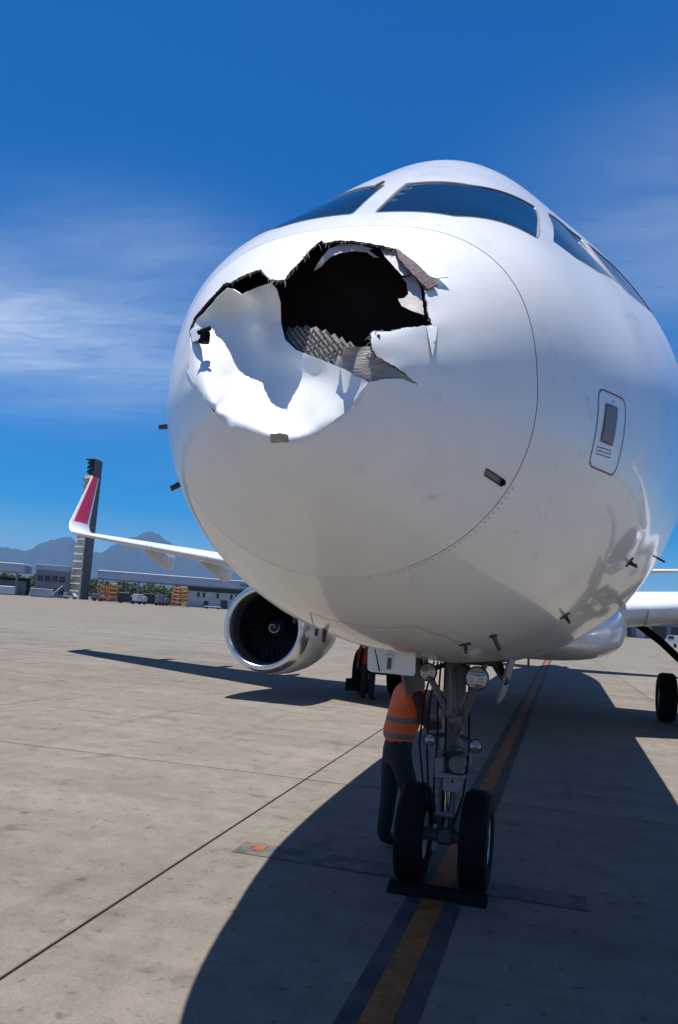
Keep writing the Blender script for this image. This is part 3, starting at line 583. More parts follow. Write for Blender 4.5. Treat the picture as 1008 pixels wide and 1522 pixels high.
for td in (-40, -8): sq = np.linspace(1.5, 5.5, 70); dots(sq, np.full(70, R(td)), .003)
for a0, a1, b0, b1 in ((1.38, 86, 2.02, 57), (1.02, 42.5, .72, 62), (.72, 62, .72, 85), (2.05, 55, 1.12, 43)): u = np.linspace(0, 1, 16); dots(a0+(b0-a0)*u, np.radians(a1+(b1-a1)*u), .003); dots(a0+(b0-a0)*u, np.pi-np.radians(a1+(b1-a1)*u), .003)
rvo = rv.build('fasteners', M['rivet'], fus); rvo['kind'] = 'stuff'
# cockpit windows
def scaled(poly, f):
    c = np.mean(poly, 0); return [tuple(c+(np.array(p)-c)*f) for p in poly]
for q, la in zip(wins, loops):
    lp = np.array(la); lo, hi = lp.min(0), lp.max(0)
    gi = np.array([(a, t) for a in np.arange(lo[0], hi[0], .06) for t in np.arange(lo[1], hi[1], .05)]); gi = gi[inside(la, gi)]; gi = gi[edgedist(la, gi) > .012] if len(gi) else gi
    A2, F2 = cdt([la], gi, lambda c: inside(la, c)); s2, t2 = fromA(A2); n2_ = nrm(s2, t2); P2 = surf(s2, t2)-n2_*.005
    F2 = orient(P2, F2); wn = obj('cockpit_window', P2, F2, M['glass'], plane, True)
    s1_, t1_ = fromA(lp); n1_ = nrm(s1_, t1_); p_out = []
    ctr = np.mean(surf(s1_, t1_), 0); base = surf(s1_, t1_); rad = base-ctr; rad /= np.linalg.norm(rad, axis=1, keepdims=True)
    rings_ = [base+rad*.006+n1_*.0008, base+rad*.001+n1_*.0016, base-rad*.004-n1_*.001, base-rad*.008-n1_*.0045]
    m = len(lp); obj('window_frame', np.concatenate(rings_), [(r*m+k, r*m+(k+1) % m, (r+1)*m+(k+1) % m, (r+1)*m+k) for r in range(3) for k in range(m)], M['gasket'], wn, True)
# surface ribbons: outlines, panel joints
def ribbon(name, pts, width, mat, parent=None, closed=False, lift=.0022):
    d = densify(pts, .03, closed); s = np.array([p[0] for p in d]); t = np.array([p[1] for p in d]); Pp = surf(s, t); n = nrm(s, t); k = len(d)
    if closed: tan = np.roll(Pp, -1, 0)-np.roll(Pp, 1, 0)
    else: tan = np.gradient(Pp, axis=0)
    side = np.cross(n, tan); side /= np.linalg.norm(side, axis=1, keepdims=True)+1e-9
    v = np.r_[Pp+side*width/2+n*lift, Pp-side*width/2+n*lift]
    f = [(i, (i+1) % k, k+(i+1) % k, k+i) for i in range(k if closed else k-1)]
    return obj(name, v, f, mat, parent or fus)
def patch(name, poly, mat, parent=None, lift=.004, step=.05):
    lp = densify(poly, step); A3, F3 = cdt([lp], [], lambda c: inside(lp, c)); Pp = surf(A3[:, 0], A3[:, 1])+nrm(A3[:, 0], A3[:, 1])*lift
    return obj(name, Pp, orient(Pp, F3), mat, parent or fus, True)
dg = R(1)
for sd in (1, -1):
    def TH(d): return d*dg if sd > 0 else math.pi-d*dg
    box = rounded([(1.045, TH(3.0)), (1.345, TH(0.8)), (1.375, TH(-17.3)), (1.065, TH(-16.6))], .16)
    ol = ribbon('static_port_outline', box, .007, [M['darkline'], M['redline']], None, True)
    fm = []
    for p in ol.data.polygons: fm.append(1 if (p.center.z+0 > 3.09 or p.center.z < 2.80) else 0)
    ol.data.polygons.foreach_set('material_index', fm)
    pl_ = patch('static_port_plate', [(1.122, TH(-.7)), (1.244, TH(-1.4)), (1.242, TH(-10.4)), (1.117, TH(-10.0))], M['panelgrey'])
    ribbon('plate_edge', [(1.122, TH(-.7)), (1.244, TH(-1.4)), (1.242, TH(-10.4)), (1.117, TH(-10.0))], .006, M['darkline'], pl_, True, .006)
    for k in range(3):                                    # illegible caution lines, small printed dashes
        s0 = 1.095+.006*k; 
        for j in range(5): ribbon('caution_print', [(s0+.032*j, TH(-11.6-.85*k-.02*j)), (s0+.032*j+.024, TH(-11.6-.85*k-.02*j))], .0045, M['darkline'], None, False, .003)
    ribbon('caution_print', [(1.19, TH(1.0-.9)), (1.205, TH(1.0-.9))], .006, M['darkline'], None, False, .003)
# belly panel joints
for pts in ([(1.15, -103), (1.22, -90), (1.25, -77)], [(1.15, -103), (1.5, -106), (1.9, -107.5)], [(1.62, -112), (1.66, -100), (1.70, -88), (1.72, -76)], [(1.25, -77), (1.6, -74), (2.3, -72)],
            [(2.3, -110), (2.3, -70)], [(2.3, -72), (4.9, -76)], [(2.3, -108), (4.9, -104)]):
    ribbon('panel_joint', [(a, b*dg) for a, b in pts], .0035, M['seam'], None, False, .0012)
def frame_at(s, t):
    p = surf(np.array(s), np.array(t)); n = nrm(np.array(s), np.array(t)); return Vector(p.tolist()), Vector(n.tolist())
# probes
def pitot(name, s, deg, length=.085, h=.045):
    p, n = frame_at(s, deg*dg); fwd = Vector((0, -1, 0)); fwd = (fwd-n*fwd.dot(n)).normalized()
    b = MB(); b.tube([p-n*.004, p+n*.006], [.034, .034], 14); b.tube([p, p+n*h*.6-fwd*.0, p+n*h+fwd*.03], [.014, .010, .009], 8); b.tube([p+n*h+fwd*.01, p+n*h+fwd*length*.7, p+n*h+fwd*length], [.010, .009, .005], 10)
    o = b.build(name, M['brown'], fus); auto_smooth(o); return o
for s, d in ((1.93, -73.2), (2.51, -53), (2.745, -34.6), (2.745, 180+34.6)): pitot('pitot_probe', s, d)
def blade(name, s, deg, w, h, lean=0.0, plate=.06, turn=0.0):
    p, n = frame_at(s, deg*dg); ax = Vector((0, 1, 0)); ax = (ax-n*ax.dot(n)).normalized(); sdv = n.cross(ax); a2 = ax*math.cos(turn)+sdv*math.sin(turn); b2 = n.cross(a2); b = MB()
    def prism(outl, th):
        v = [p+a2*x+n*y+b2*th for x, y in outl]+[p+a2*x+n*y-b2*th for x, y in outl]; m = len(outl)
        b.add(v, [tuple(range(m)), tuple(range(2*m-1, m-1, -1))]+[(i, m+i, m+(i+1) % m, (i+1) % m) for i in range(m)])
    prism([(-w/2, -.005), (w/2, -.005), (w/2*.8+lean, h), (-w/2*.6+lean, h)], .008)
    v = [p+ax*(math.cos(k*.524)*plate)+sdv*(math.sin(k*.524)*plate*.35)+n*.004 for k in range(12)]; b.add(v, [tuple(range(12))])
    return b.build(name, M['brown'], fus)
blade('total_temperature_probe', 1.93, -66.5, .03, .08, .015, .06, .3)
blade('drain_mast', 1.60, -104, .025, .06, .015, .05, 1.2)
blade('drain_mast', 1.74, -113.5, .02, .025, .01, .02, 1.0); blade('drain_mast', 1.90, -109, .02, .035, .01, .02, 1.0)
blade('angle_of_attack_vane', 1.10, 180+7, .03, .055, .01, .03, 0.1); blade('angle_of_attack_vane', 1.12, 180+24, .035, .05, .02, .03, 0.1)
blade('angle_of_attack_vane', 4.4, -29, .04, .06, .02, .03, 0.1)
# latch slot on the lower cone
ax_ = [(.505, -28.2), (.60, -29.0), (.612, -31.0), (.515, -30.2)]
lt = patch('latch_recess', [(a, b*dg) for a, b in ax_], M['panelgrey'], radome, .003); ribbon('latch_edge', [(a, b*dg) for a, b in ax_], .006, M['brown'], radome, True, .0045)
p, n = frame_at(.60, -30*dg); b = MB(); b.box(p+n*.006, (.016, .03, .020), R(30), .003); b.build('latch_tip', M['black'], radome)
# wiper parked along the centre post
for sd in (1,):
    b = MB(); pts = []
    for s, d in ((1.31, 93.2), (1.24, 94.0), (1.16, 94.4)):
        t = (d*dg) if sd > 0 else math.pi-d*dg; q, n = frame_at(s, t); pts.append(q+n*.014)
    b.tube(pts, [.007, .007, .005], 6); b.build('wiper', M['brown'], fus)

# ------------------------------------------------------------------ wings, engines, tail
def airfoil(n=18, t=.12):
    x = (1-np.cos(np.linspace(0, np.pi, n)))/2
    yt = 5*t*(.2969*np.sqrt(x)-.126*x-.3516*x**2+.2843*x**3-.1036*x**4); cam_ = .012*np.sin(np.pi*x)
    up_ = np.c_[x, cam_+yt]; lo_ = np.c_[x, cam_-yt]
    return np.r_[up_[::-1], lo_[1:-1]]          # TE over the top to LE, back along the bottom
WS = [(1.2, 17.2, 6.9, 2.42, .13), (1.95, 17.6, 6.4, 2.50, .13), (5.6, 19.6, 4.5, 2.95, .12), (6.4, 20.05, 4.05, 3.05, .115), (11.0, 22.5, 2.75, 3.62, .11), (15.6, 25.0, 1.75, 4.18, .10), (16.3, 25.4, 1.58, 4.28, .10)]
def wstat(ax):
    a = np.array(WS); return [np.interp(ax, a[:, 0], a[:, k]) for k in range(1, 5)]
def wsec(ax, sd, x0=0.0, x1=1.0, grow=0.0):
    le, c, z, t = wstat(ax); af = airfoil(18, t); 
    return np.c_[np.full(len(af), sd*ax), le+af[:, 0]*c, z+af[:, 1]*c]
def loft(secs, close=True, caps=True):
    n = len(secs[0]); v = np.concatenate(secs); f = []
    for i in range(len(secs)-1):
        for k in range(n if close else n-1): f.append((i*n+k, i*n+(k+1) % n, (i+1)*n+(k+1) % n, (i+1)*n+k))
    if caps: f += [tuple(range(n)), tuple((len(secs)-1)*n+k for k in range(n-1, -1, -1))]
    return v, f
def fixn(o):
    bm = bmesh.new(); bm.from_mesh(o.data); bmesh.ops.recalc_face_normals(bm, faces=bm.faces); bm.to_mesh(o.data); bm.free(); return o
for sd in (-1, 1):
    v, f = loft([wsec(a, sd) for a in (1.2, 1.95, 3.5, 5.6, 6.4, 8.5, 11.0, 13.5, 15.6, 16.3)])
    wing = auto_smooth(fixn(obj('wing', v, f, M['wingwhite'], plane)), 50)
    for a0, a1 in ((2.55, 5.15), (6.35, 9.1), (9.13, 11.7), (11.73, 14.2), (14.23, 16.1)):     # leading-edge slats
        S_ = []
        for a in (a0, (a0+a1)/2, a1):
            le, c, z, t = wstat(a); af = airfoil(26, t*1.07); m = af[:, 0] < (.15 if a < 12 else .17); g = af[m]
            S_.append(np.c_[np.full(len(g), sd*a), le-.03+g[:, 0]*c, z-.012+g[:, 1]*c])
        v, f = loft(S_, True, True); auto_smooth(fixn(obj('slat', v, f, M['wingwhite'], wing)), 40)
    for a, ln in ((7.6, 3.0), (10.3, 2.6), (12.9, 2.2)):                                       # flap track fairings
        le, c, z, t = wstat(a); S_ = []
        for u, dp, hw in ((0, .04, .03), (.12, .18, .11), (.35, .38, .17), (.6, .55, .19), (.82, .64, .16), (.94, .58, .10), (1.0, .40, .02)):
            an = np.linspace(0, 2*np.pi, 14, endpoint=False); zc = z-.03-dp/2+.02*(1-u); S_.append(np.stack([sd*a+hw*np.cos(an), np.full(14, le+c*.38+u*ln*1.1), zc+(dp/2+.03)*np.sin(an)-.10*max(0, u-.6)], -1))
        v, f = loft(S_); auto_smooth(fixn(obj('flap_track_fairing', v, f, M['wingwhite'], wing)), 60)
    # winglet
    S_, red = [], []
    for u in np.linspace(0, 1, 15):
        if u < .35:
            q = u/.35; a_ = q*R(72); r_ = .62; x = 16.3+r_*math.sin(a_)*.95; z = 4.28+r_*(1-math.cos(a_)); y = 25.4+q*.55; c = 1.58-.30*q
        else:
            q = (u-.35)/.65; x = 16.3+.62*math.sin(R(72))*.95+q*.42; z = 4.28+.62*(1-math.cos(R(72)))+q*2.02; y = 25.95+q*1.75; c = 1.28-.78*q; a_ = R(78)
        af = airfoil(14, .09); nx, nz = -math.sin(a_), math.cos(a_); S_.append(np.c_[sd*(x+nx*af[:, 1]*c), y+af[:, 0]*c, z+nz*af[:, 1]*c])
    v, f = loft(S_); o = auto_smooth(fixn(obj('winglet', v, f, [M['wingwhite'], M['red']], plane)), 60); o['label'] = 'upswept white winglet with red panel'
    n = len(S_[0]); fm = []
    for p in o.data.polygons:
        vi = list(p.vertices); row = min(vi)//n; ks = [i % n for i in vi]; cx = np.mean([airfoil(14, .09)[k, 0] for k in ks])
        fm.append(1 if (row >= 5 and .14 < cx < .9) else 0)
    o.data.polygons.foreach_set('material_index', fm)
    # engine
    EC = (sd*5.6, 17.1, 1.62)
    eng = empty('engine', (0, 0, 0)); eng.parent = plane
    b = MB(); prof = [(.62, .80), (.45, .79), (.25, .785), (.1, .80), (.03, .835), (0, .875), (.02, .92), (.07, .955), (.17, .99), (.32, 1.02)]
    b.lathe(prof, EC, 'Y', 64)
    lipo = b.build('inlet_lip', M['lip'], plane, True)
    b = MB(); prof = [(.325, 1.018), (.33, 1.022), (.7, 1.06), (1.3, 1.08), (2.0, 1.05), (2.7, .96), (3.3, .84), (3.35, .80), (3.0, .72)]
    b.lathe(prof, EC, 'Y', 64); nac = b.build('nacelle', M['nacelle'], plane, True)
    bpy.data.objects.remove(eng)
    b = MB(); b.lathe([(.60, .797), (1.25, .80)], EC, 'Y', 48); b.lathe([(1.25, .80), (1.26, .05)], EC, 'Y', 48); b.build('inlet_duct', M['fan'], nac, True)
    b = MB()
    for k in range(30):
        w = 2*math.pi*k/30; pr = []
        for r_, tw, ch in ((.20, .5, .10), (.5, .85, .13), (.785, 1.1, .15)):
            dx = math.cos(tw)*ch; dy = math.sin(tw)*ch
            for sg in (-1, 1):
                wa = w+sg*dy/(2*r_); pr.append((EC[0]+r_*math.cos(wa), EC[1]+1.05+sg*dx/2, EC[2]+r_*math.sin(wa)))
        b.add(pr, [(0, 1, 3, 2), (2, 3, 5, 4)])
    b.build('fan_blades', M['fan'], nac)
    b = MB(); b.lathe([(.62, .001), (.66, .06), (.78, .13), (.98, .20), (1.1, .21)], EC, 'Y', 32); sp = b.build('spinner', M['geardark'], nac, True)
    b = MB(); pts = []
    for k in range(40):
        a_ = k/39*2*math.pi*1.1; r_ = .055+.075*k/39; d = np.interp(r_, [.001, .06, .13, .20], [.62, .66, .78, .98]); pts.append((EC[0]+r_*math.cos(a_), EC[1]+d-.008, EC[2]+r_*math.sin(a_)))
    b.tube(pts, [.004+.012*math.sin(math.pi*k/39) for k in range(40)], 6); b.build('spinner_spiral', M['wingwhite'], nac)
    b = MB(); b.lathe([(2.9, .70), (3.6, .55), (4.2, .38), (4.6, .30)], EC, 'Y', 40); b.lathe([(3.6, .30), (4.7, .20), (5.3, .02)], EC, 'Y', 24); b.build('exhaust_nozzle', M['geargrey'], nac, True)
    S_ = []
    for y, zl, zh, hw in ((18.2, 2.62, 2.70, .05), (19.2, 2.45, 2.98, .18), (20.2, 2.4, 3.05, .20), (22.0, 2.5, 2.95, .14), (23.4, 2.75, 2.85, .03)):
        S_.append(np.array([(sd*5.6-hw, y, zl), (sd*5.6+hw, y, zl), (sd*5.6+hw*.8, y, zh), (sd*5.6-hw*.8, y, zh)]))
    v, f = loft(S_); fixn(obj('pylon', v, f, M['nacelle'], plane))
    b = MB(); b.tube([(EC[0], 18.0, .56), (EC[0], 18.0, .50)], .02, 6); b.build('nacelle_drain', M['brown'], nac)
    ln = MB(); ln.tube([(EC[0]+.87*sd*-1, 18.2+.1*k, 1.95-.14*k) for k in range(6)], .008, 5); ln.build('cowl_latch_line', M['seam'], nac)
    # horizontal tail
    S_ = []
    for a, le, c, z, t in ((.4, 40.6, 3.4, 4.75, .1), (7.2, 43.4, 1.5, 5.35, .1)):
        af = airfoil(14, t); S_.append(np.c_[np.full(len(af), sd*a), le+af[:, 0]*c, z+af[:, 1]*c])
    v, f = loft(S_); auto_smooth(fixn(obj('stabilizer', v, f, M['wingwhite'], plane)), 50)
S_ = []
for z, le, c in ((5.4, 38.2, 6.0), (6.2, 39.2, 5.1), (11.7, 44.2, 2.0)):
    af = airfoil(14, .11); S_.append(np.c_[af[:, 1]*c, le+af[:, 0]*c, np.full(len(af), z)])
v, f = loft(S_); auto_smooth(fixn(obj('tail_fin', v, f, M['white'], plane)), 50)
# wing-to-body fairing
S_ = []
for y, hw, zb, zt in ((14.6, .75, 1.70, 2.0), (15.6, 1.55, 1.52, 2.5), (16.8, 2.02, 1.42, 2.8), (18.5, 2.16, 1.38, 2.9), (22.5, 2.16, 1.38, 2.9), (25, 2.0, 1.45, 2.8), (27.5, 1.3, 1.62, 2.5), (28.6, .6, 1.70, 2.0)):
    a = np.linspace(0, 2*np.pi, 40, endpoint=False); zm = (zb+zt)/2; c, n = np.cos(a), np.sin(a)
    S_.append(np.stack([hw*np.sign(c)*np.abs(c)**.7, np.full_like(a, y), zm+(zt-zb)/2*np.sign(n)*np.abs(n)**.7], -1))
v, f = loft(S_); auto_smooth(fixn(obj('belly_fairing', v, f, M['white'], plane)), 50)

# ------------------------------------------------------------------ landing gear
def wheel(parent, c, r, w, rimr, wmat, treads=4):
    prof = [(-w*.36, rimr), (-w*.47, rimr*1.08), (-w*.5, r*.78), (-w*.44, r*.93), (-w*.3, r*.985)]
    for k in range(treads):
        x = -w*.26+w*.52*k/(treads-1); prof += [(x-w*.035, r), (x-w*.012, r*.985), (x+w*.012, r*.985), (x+w*.035, r)]
    prof += [(w*.3, r*.985), (w*.44, r*.93), (w*.5, r*.78), (w*.47, rimr*1.08), (w*.36, rimr)]
    b = MB(); b.lathe(prof, c, 'X', 48); t = auto_smooth(b.build('tyre', M['black'], parent), 40)
    b = MB(); b.lathe([(-w*.36, rimr), (-w*.40, rimr*.94), (-w*.30, rimr*.86), (-w*.22, rimr*.5), (-w*.34, rimr*.36), (-w*.34, .001)], c, 'X', 36); b.lathe([(w*.36, rimr), (w*.40, rimr*.94), (w*.30, rimr*.86), (w*.22, rimr*.5), (w*.34, rimr*.36), (w*.34, .001)], c, 'X', 36)
    auto_smooth(b.build('wheel_rim', wmat, parent), 30)
NY = 6.75
b = MB(); b.tube([(0.03, NY-.02, 1.0), (0.03, NY, 2.1)], [.085, .10], 20); b.tube([(0.03, NY-.02, .80), (0.03, NY-.02, 1.05)], .115, 20)
b.lathe([(0, .13), (.05, .13)], (0.03, NY-.02, .98), 'Z', 20); b.lathe([(0, .125), (.06, .125)], (0.03, NY, 1.32), 'Z', 20)
ng = auto_smooth(b.build('nose_gear_strut', M['geargrey'], plane), 40); ng['label'] = 'grey nose gear leg with lamps and drag stay'
def gp(name, bld, mat, smooth=True):
    o = bld.build(name, mat, ng); 
    return auto_smooth(o, 40) if smooth else o
b = MB(); b.tube([(0.02, NY-.02, .36), (0.02, NY-.02, .82)], .058, 20); gp('oleo_piston', b, M['chrome'])
b = MB(); b.tube([(-.34, NY-.02, .385), (.36, NY-.02, .385)], .05, 14); b.box((0.02, NY-.02, .40), (.15, .16, .15), ch=.03); gp('axle', b, M['geargrey'])
wheel(ng, (.265, NY-.02, .383), .385, .225, .20, M['wingwhite']); wheel(ng, (-.235, NY-.02, .383), .385, .225, .20, M['wingwhite'])
b = MB()                                                                                    # Y-shaped drag stay
for p0 in ((-.20, 6.35, 1.86), (.33, 6.35, 1.84)): b.tube([p0, (p0[0]*.62+.02, 6.42, 1.60), (.08+p0[0]*.16, 6.5, 1.34), (.07, 6.56, 1.22)], [.020, .026, .034, .04], 10)
gp('drag_stay', b, M['geargrey'])
b = MB(); b.box((.045, 6.44, 1.56), (.075, .06, .46), Matrix.Rotation(R(-5), 3, 'Y'), .012); b.box((.045, 6.405, 1.56), (.03, .02, .36), Matrix.Rotation(R(-5), 3, 'Y'), .004); b.tube([(.0, 6.44, 1.78), (.09, 6.44, 1.78)], .045, 12); b.tube([(.03, 6.44, 1.33), (.13, 6.44, 1.33)], .045, 12); gp('lock_stay', b, M['geargrey'])
b = MB(); b.tube([(-.26, 6.5, 1.80), (.36, 6.5, 1.79)], .035, 12); b.box((.05, 6.45, 1.80), (.18, .10, .08), ch=.015)
for k in range(5): b.tube([(.10+.028*k, 6.40, 1.76), (.10+.028*k, 6.40, 1.84)], .011, 6)
gp('trunnion', b, M['geardark'])
def lamp(c, r, tilt=0.0):
    b = MB(); b.lathe([(0, r), (.02, r*1.06), (.05, r*1.04), (.12, r*.72), (.17, r*.3), (.175, .001)], c, 'Y', 28); b.lathe([(0, r), (.012, r*.93), (.012, r*.9)], c, 'Y', 28)
    h = gp('lamp_housing', b, M['geardark']); b = MB(); b.lathe([(.012, r*.92), (.004, r*.6), (.0, .001)], c, 'Y', 24); gp('lamp_lens', b, M['lens'])
    b = MB()
    for k in range(-2, 3): b.tube([(c[0]-r*.6, c[1]+.002, c[2]+k*r*.28), (c[0]+r*.6, c[1]+.002, c[2]+k*r*.28)], .0018, 4)
    gp('lens_ribs', b, M['geardark'])
lamp((.245, 6.33, 1.665), .088); lamp((-.135, 6.33, 1.68), .068); lamp((.255, 6.38, 1.155), .05); lamp((-.10, 6.38, 1.165), .046)
for q in (((.12, 6.62, 1.18), (.25, 6.45, 1.16)), ((-.03, 6.62, 1.18), (-.1, 6.45, 1.17)), ((.24, 6.48, 1.68), (.1, 6.55, 1.75)), ((-.14, 6.48, 1.69), (0, 6.55, 1.75))):
    b = MB(); b.tube(q, .02, 8); gp('lamp_bracket', b, M['geardark'])
b = MB(); b.tube([(.125, 6.34, 1.01), (.125, 6.62, 1.01)], .062, 18); b.lathe([(0, .115), (.05, .12), (.1, .11)], (.10, 6.5, 1.0), 'Y', 22); gp('steering_motor', b, M['geargrey'])
b = MB(); b.box((.08, 6.46, .905), (.20, .10, .035), ch=.006); b.box((.085, 6.455, .845), (.135, .07, .115), ch=.008); b.box((-.02, 6.5, .95), (.07, .09, .16), ch=.01); gp('valve_block', b, M['panelgrey'])
b = MB(); b.add([(.078, 6.418, .86), (.100, 6.418, .86), (.089, 6.418, .884)], [(0, 1, 2)]); gp('warning_triangle', b, M['black'], False)
b = MB()                                                                                    # torque links
for x0, z0, x1, z1, y1 in ((-.02, .82, -.02, .60, 6.50), (.08, .82, .08, .60, 6.50), (-.02, .60, -.02, .42, 6.68), (.08, .60, .08, .42, 6.68)): b.tube([(x0, 6.66 if z0 > .7 else 6.50, z0), (x1, y1, z1)], [.02, .016], 8)
b.tube([(-.04, 6.5, .60), (.10, 6.5, .60)], .022, 10); gp('torque_link', b, M['geargrey'])
for k, (x, dx) in enumerate(((-.10, -.03), (-.075, .01), (.15, .03), (.005, .0), (-.13, -.05))):
    b = MB(); b.tube([(x, 6.62, 1.75), (x+dx, 6.50, 1.45), (x+dx*1.4, 6.54, 1.1), (x+dx*.4, 6.56, .75), (x*.6, 6.6, .5)], .008, 6); gp('hydraulic_hose', b, M['black'])
# gear doors
def slab_part(name, corners, th, mat, parent, r=.12):
    c = [Vector(p) for p in corners]; n = (c[1]-c[0]).cross(c[3]-c[0]).normalized(); pts = []
    for i in range(4):
        p0, p1, p2 = c[i-1], c[i], c[(i+1) % 4]; a = p1+(p0-p1).normalized()*r*.5; b_ = p1+(p2-p1).normalized()*r*.5
        for k in range(5): t = k/4; pts.append(a*(1-t)**2+p1*2*t*(1-t)+b_*t*t)
    m = len(pts); v = [p+n*th/2 for p in pts]+[p-n*th/2 for p in pts]
    return fixn(obj(name, v, [tuple(range(m)), tuple(range(2*m-1, m-1, -1))]+[(i, m+i, m+(i+1) % m, (i+1) % m) for i in range(m)], mat, parent))
fd = slab_part('gear_door', [(-.545, 6.02, 1.855), (-.180, 6.02, 1.848), (-.170, 5.985, 1.665), (-.530, 5.985, 1.672)], .022, M['white'], plane, .06); fd['label'] = 'small white gear door hanging beside the nose leg'
mwp = Matrix.Translation((-.397, 5.982, 1.800)) @ Matrix.Rotation(R(-1), 4, 'Y') @ Matrix.Rotation(R(90-10), 4, 'X')
ml = Matrix.Translation(-wloc(fd)) @ mwp; text_mesh('NW 121', .022, 'door_number', M['darkline'], fd, ml)
b = MB(); b.box((-.368, 5.978, 1.743), (.030, .003, .085), Matrix.Rotation(R(-11), 3, 'X')); b.build('door_placard', M['darkline'], fd)
b = MB(); b.tube([(-.455, 5.72, 1.935), (-.475, 5.93, 1.85), (-.46, 5.968, 1.77), (-.435, 5.966, 1.68)], .0045, 6); b.build('bonding_cable', M['black'], fd)
b = MB(); b.tube([(-.372, 5.93, 1.90), (-.370, 5.955, 1.835)], .008, 6); b.lathe([(0, .03), (.006, .032), (.012, .02)], (-.372, 5.93, 1.895), 'Z', 12); b.build('door_handle', M['panelgrey'], fd)
for sd in (1, -1):
    gd = slab_part('gear_door', [(.02+sd*.45, 6.55, 1.84), (.02+sd*.36, 6.6, 1.46), (.02+sd*.36, 7.5, 1.46), (.02+sd*.45, 7.55, 1.84)], .02, [M['panelgrey'], M['geardark']], plane, .08)
    gd.data.polygons.foreach_set('material_index', [1 if p.normal.x*sd < -.5 else 0 for p in gd.data.polygons])
b = MB(); b.tube([(.33, 6.6, 1.9), (.44, 6.75, 1.62)], .03, 8); b.tube([(.20, 6.9, 1.95), (.42, 7.1, 1.6)], .035, 8); b.build('door_link', M['geardark'], plane)
b = MB(); b.box((.05, 6.95, 1.83), (.62, 1.3, .1), ch=.02); b.build('gear_bay', M['geardark'], plane)
# main gear
for sd in (1, -1):
    b = MB(); b.tube([(sd*3.80, 21.5, .55), (sd*3.80, 21.5, 1.3), (sd*3.72, 21.5, 3.0)], [.13, .16, .19], 18); mg = auto_smooth(b.build('main_gear_leg', M['geargrey'], plane), 40)
    b = MB(); b.tube([(sd*3.80, 21.5, 1.35), (sd*3.2, 21.55, 1.9), (sd*2.3, 21.6, 2.55)], .09, 12); b.build('side_stay', M['black'], mg)
    b = MB(); b.tube([(sd*3.2, 21.5, .585), (sd*4.4, 21.5, .585)], .09, 14); b.build('axle', M['geargrey'], mg)
    slab_part('gear_door', [(sd*4.05, 20.9, 2.75), (sd*4.02, 20.9, 1.15), (sd*4.02, 22.1, 1.15), (sd*4.05, 22.1, 2.75)], .04, M['wingwhite'], mg, .1)
    for dx in (-.465, .465): wheel(mg, (sd*3.80+dx, 21.5, .583), .585, .42, .27, M['wingwhite'], 5)
# hatch on the belly joined to the fuselage
b = MB(); b.tube([(.52, 9.0, 1.74), (.52, 9.0, 1.64)], .012, 6); b.build('blade_antenna', M['brown'], plane)

# chock
ck = MB(); ck.add([(-.36, 6.37, 0), (.39, 6.37, 0), (.39, 6.50, 0), (-.36, 6.50, 0), (-.36, 6.42, .06), (.39, 6.42, .06), (.39, 6.48, .075), (-.36, 6.48, .075)], [(0, 1, 5, 4), (4, 5, 6, 7), (7, 6, 2, 3), (0, 4, 7, 3), (1, 2, 6, 5), (3, 2, 1, 0)])
tag(fixn(ck.build('wheel_chock', M['black'])), 'long black wheel chock wedged against the nose wheels', 'chock')

# ------------------------------------------------------------------ people
def skin_body(name, J, E_, mats, matfn, parent, sub=1):
    """J: name -> (position, radius[, radius2]); one continuous skinned surface"""
    keys = list(J); idx = {k: i for i, k in enumerate(keys)}
    me = bpy.data.meshes.new(name); me.from_pydata([tuple(J[k][0]) for k in keys], [(idx[a], idx[b]) for a, b in E_], []); me.update()
    o = bpy.data.objects.new(name+'_rig', me); COL.objects.link(o)
    md = o.modifiers.new('skin', 'SKIN'); md.use_smooth_shade = True
    sv = me.skin_vertices[0].data
    for k in keys: sv[idx[k]].radius = (J[k][1], J[k][2] if len(J[k]) > 2 else J[k][1]); sv[idx[k]].use_root = False
    sv[0].use_root = True
    sb = o.modifiers.new('sub', 'SUBSURF'); sb.levels = sub; sb.render_levels = sub
    bpy.context.view_layer.update(); dg_ = bpy.context.evaluated_depsgraph_get()
    m2 = bpy.data.meshes.new_from_object(o.evaluated_get(dg_)); bpy.data.objects.remove(o); bpy.data.meshes.remove(me)
    m2.materials.clear()
    for m in mats: m2.materials.append(m)
    m2.polygons.foreach_set('material_index', [matfn(p.center) for p in m2.polygons]); m2.polygons.foreach_set('use_smooth', [True]*len(m2.polygons)); m2.update()
    off = wloc(parent); m2.transform(Matrix.Translation(-off)); m2.name = name
    r = bpy.data.objects.new(name, m2); COL.objects.link(r); r.parent = parent; return r
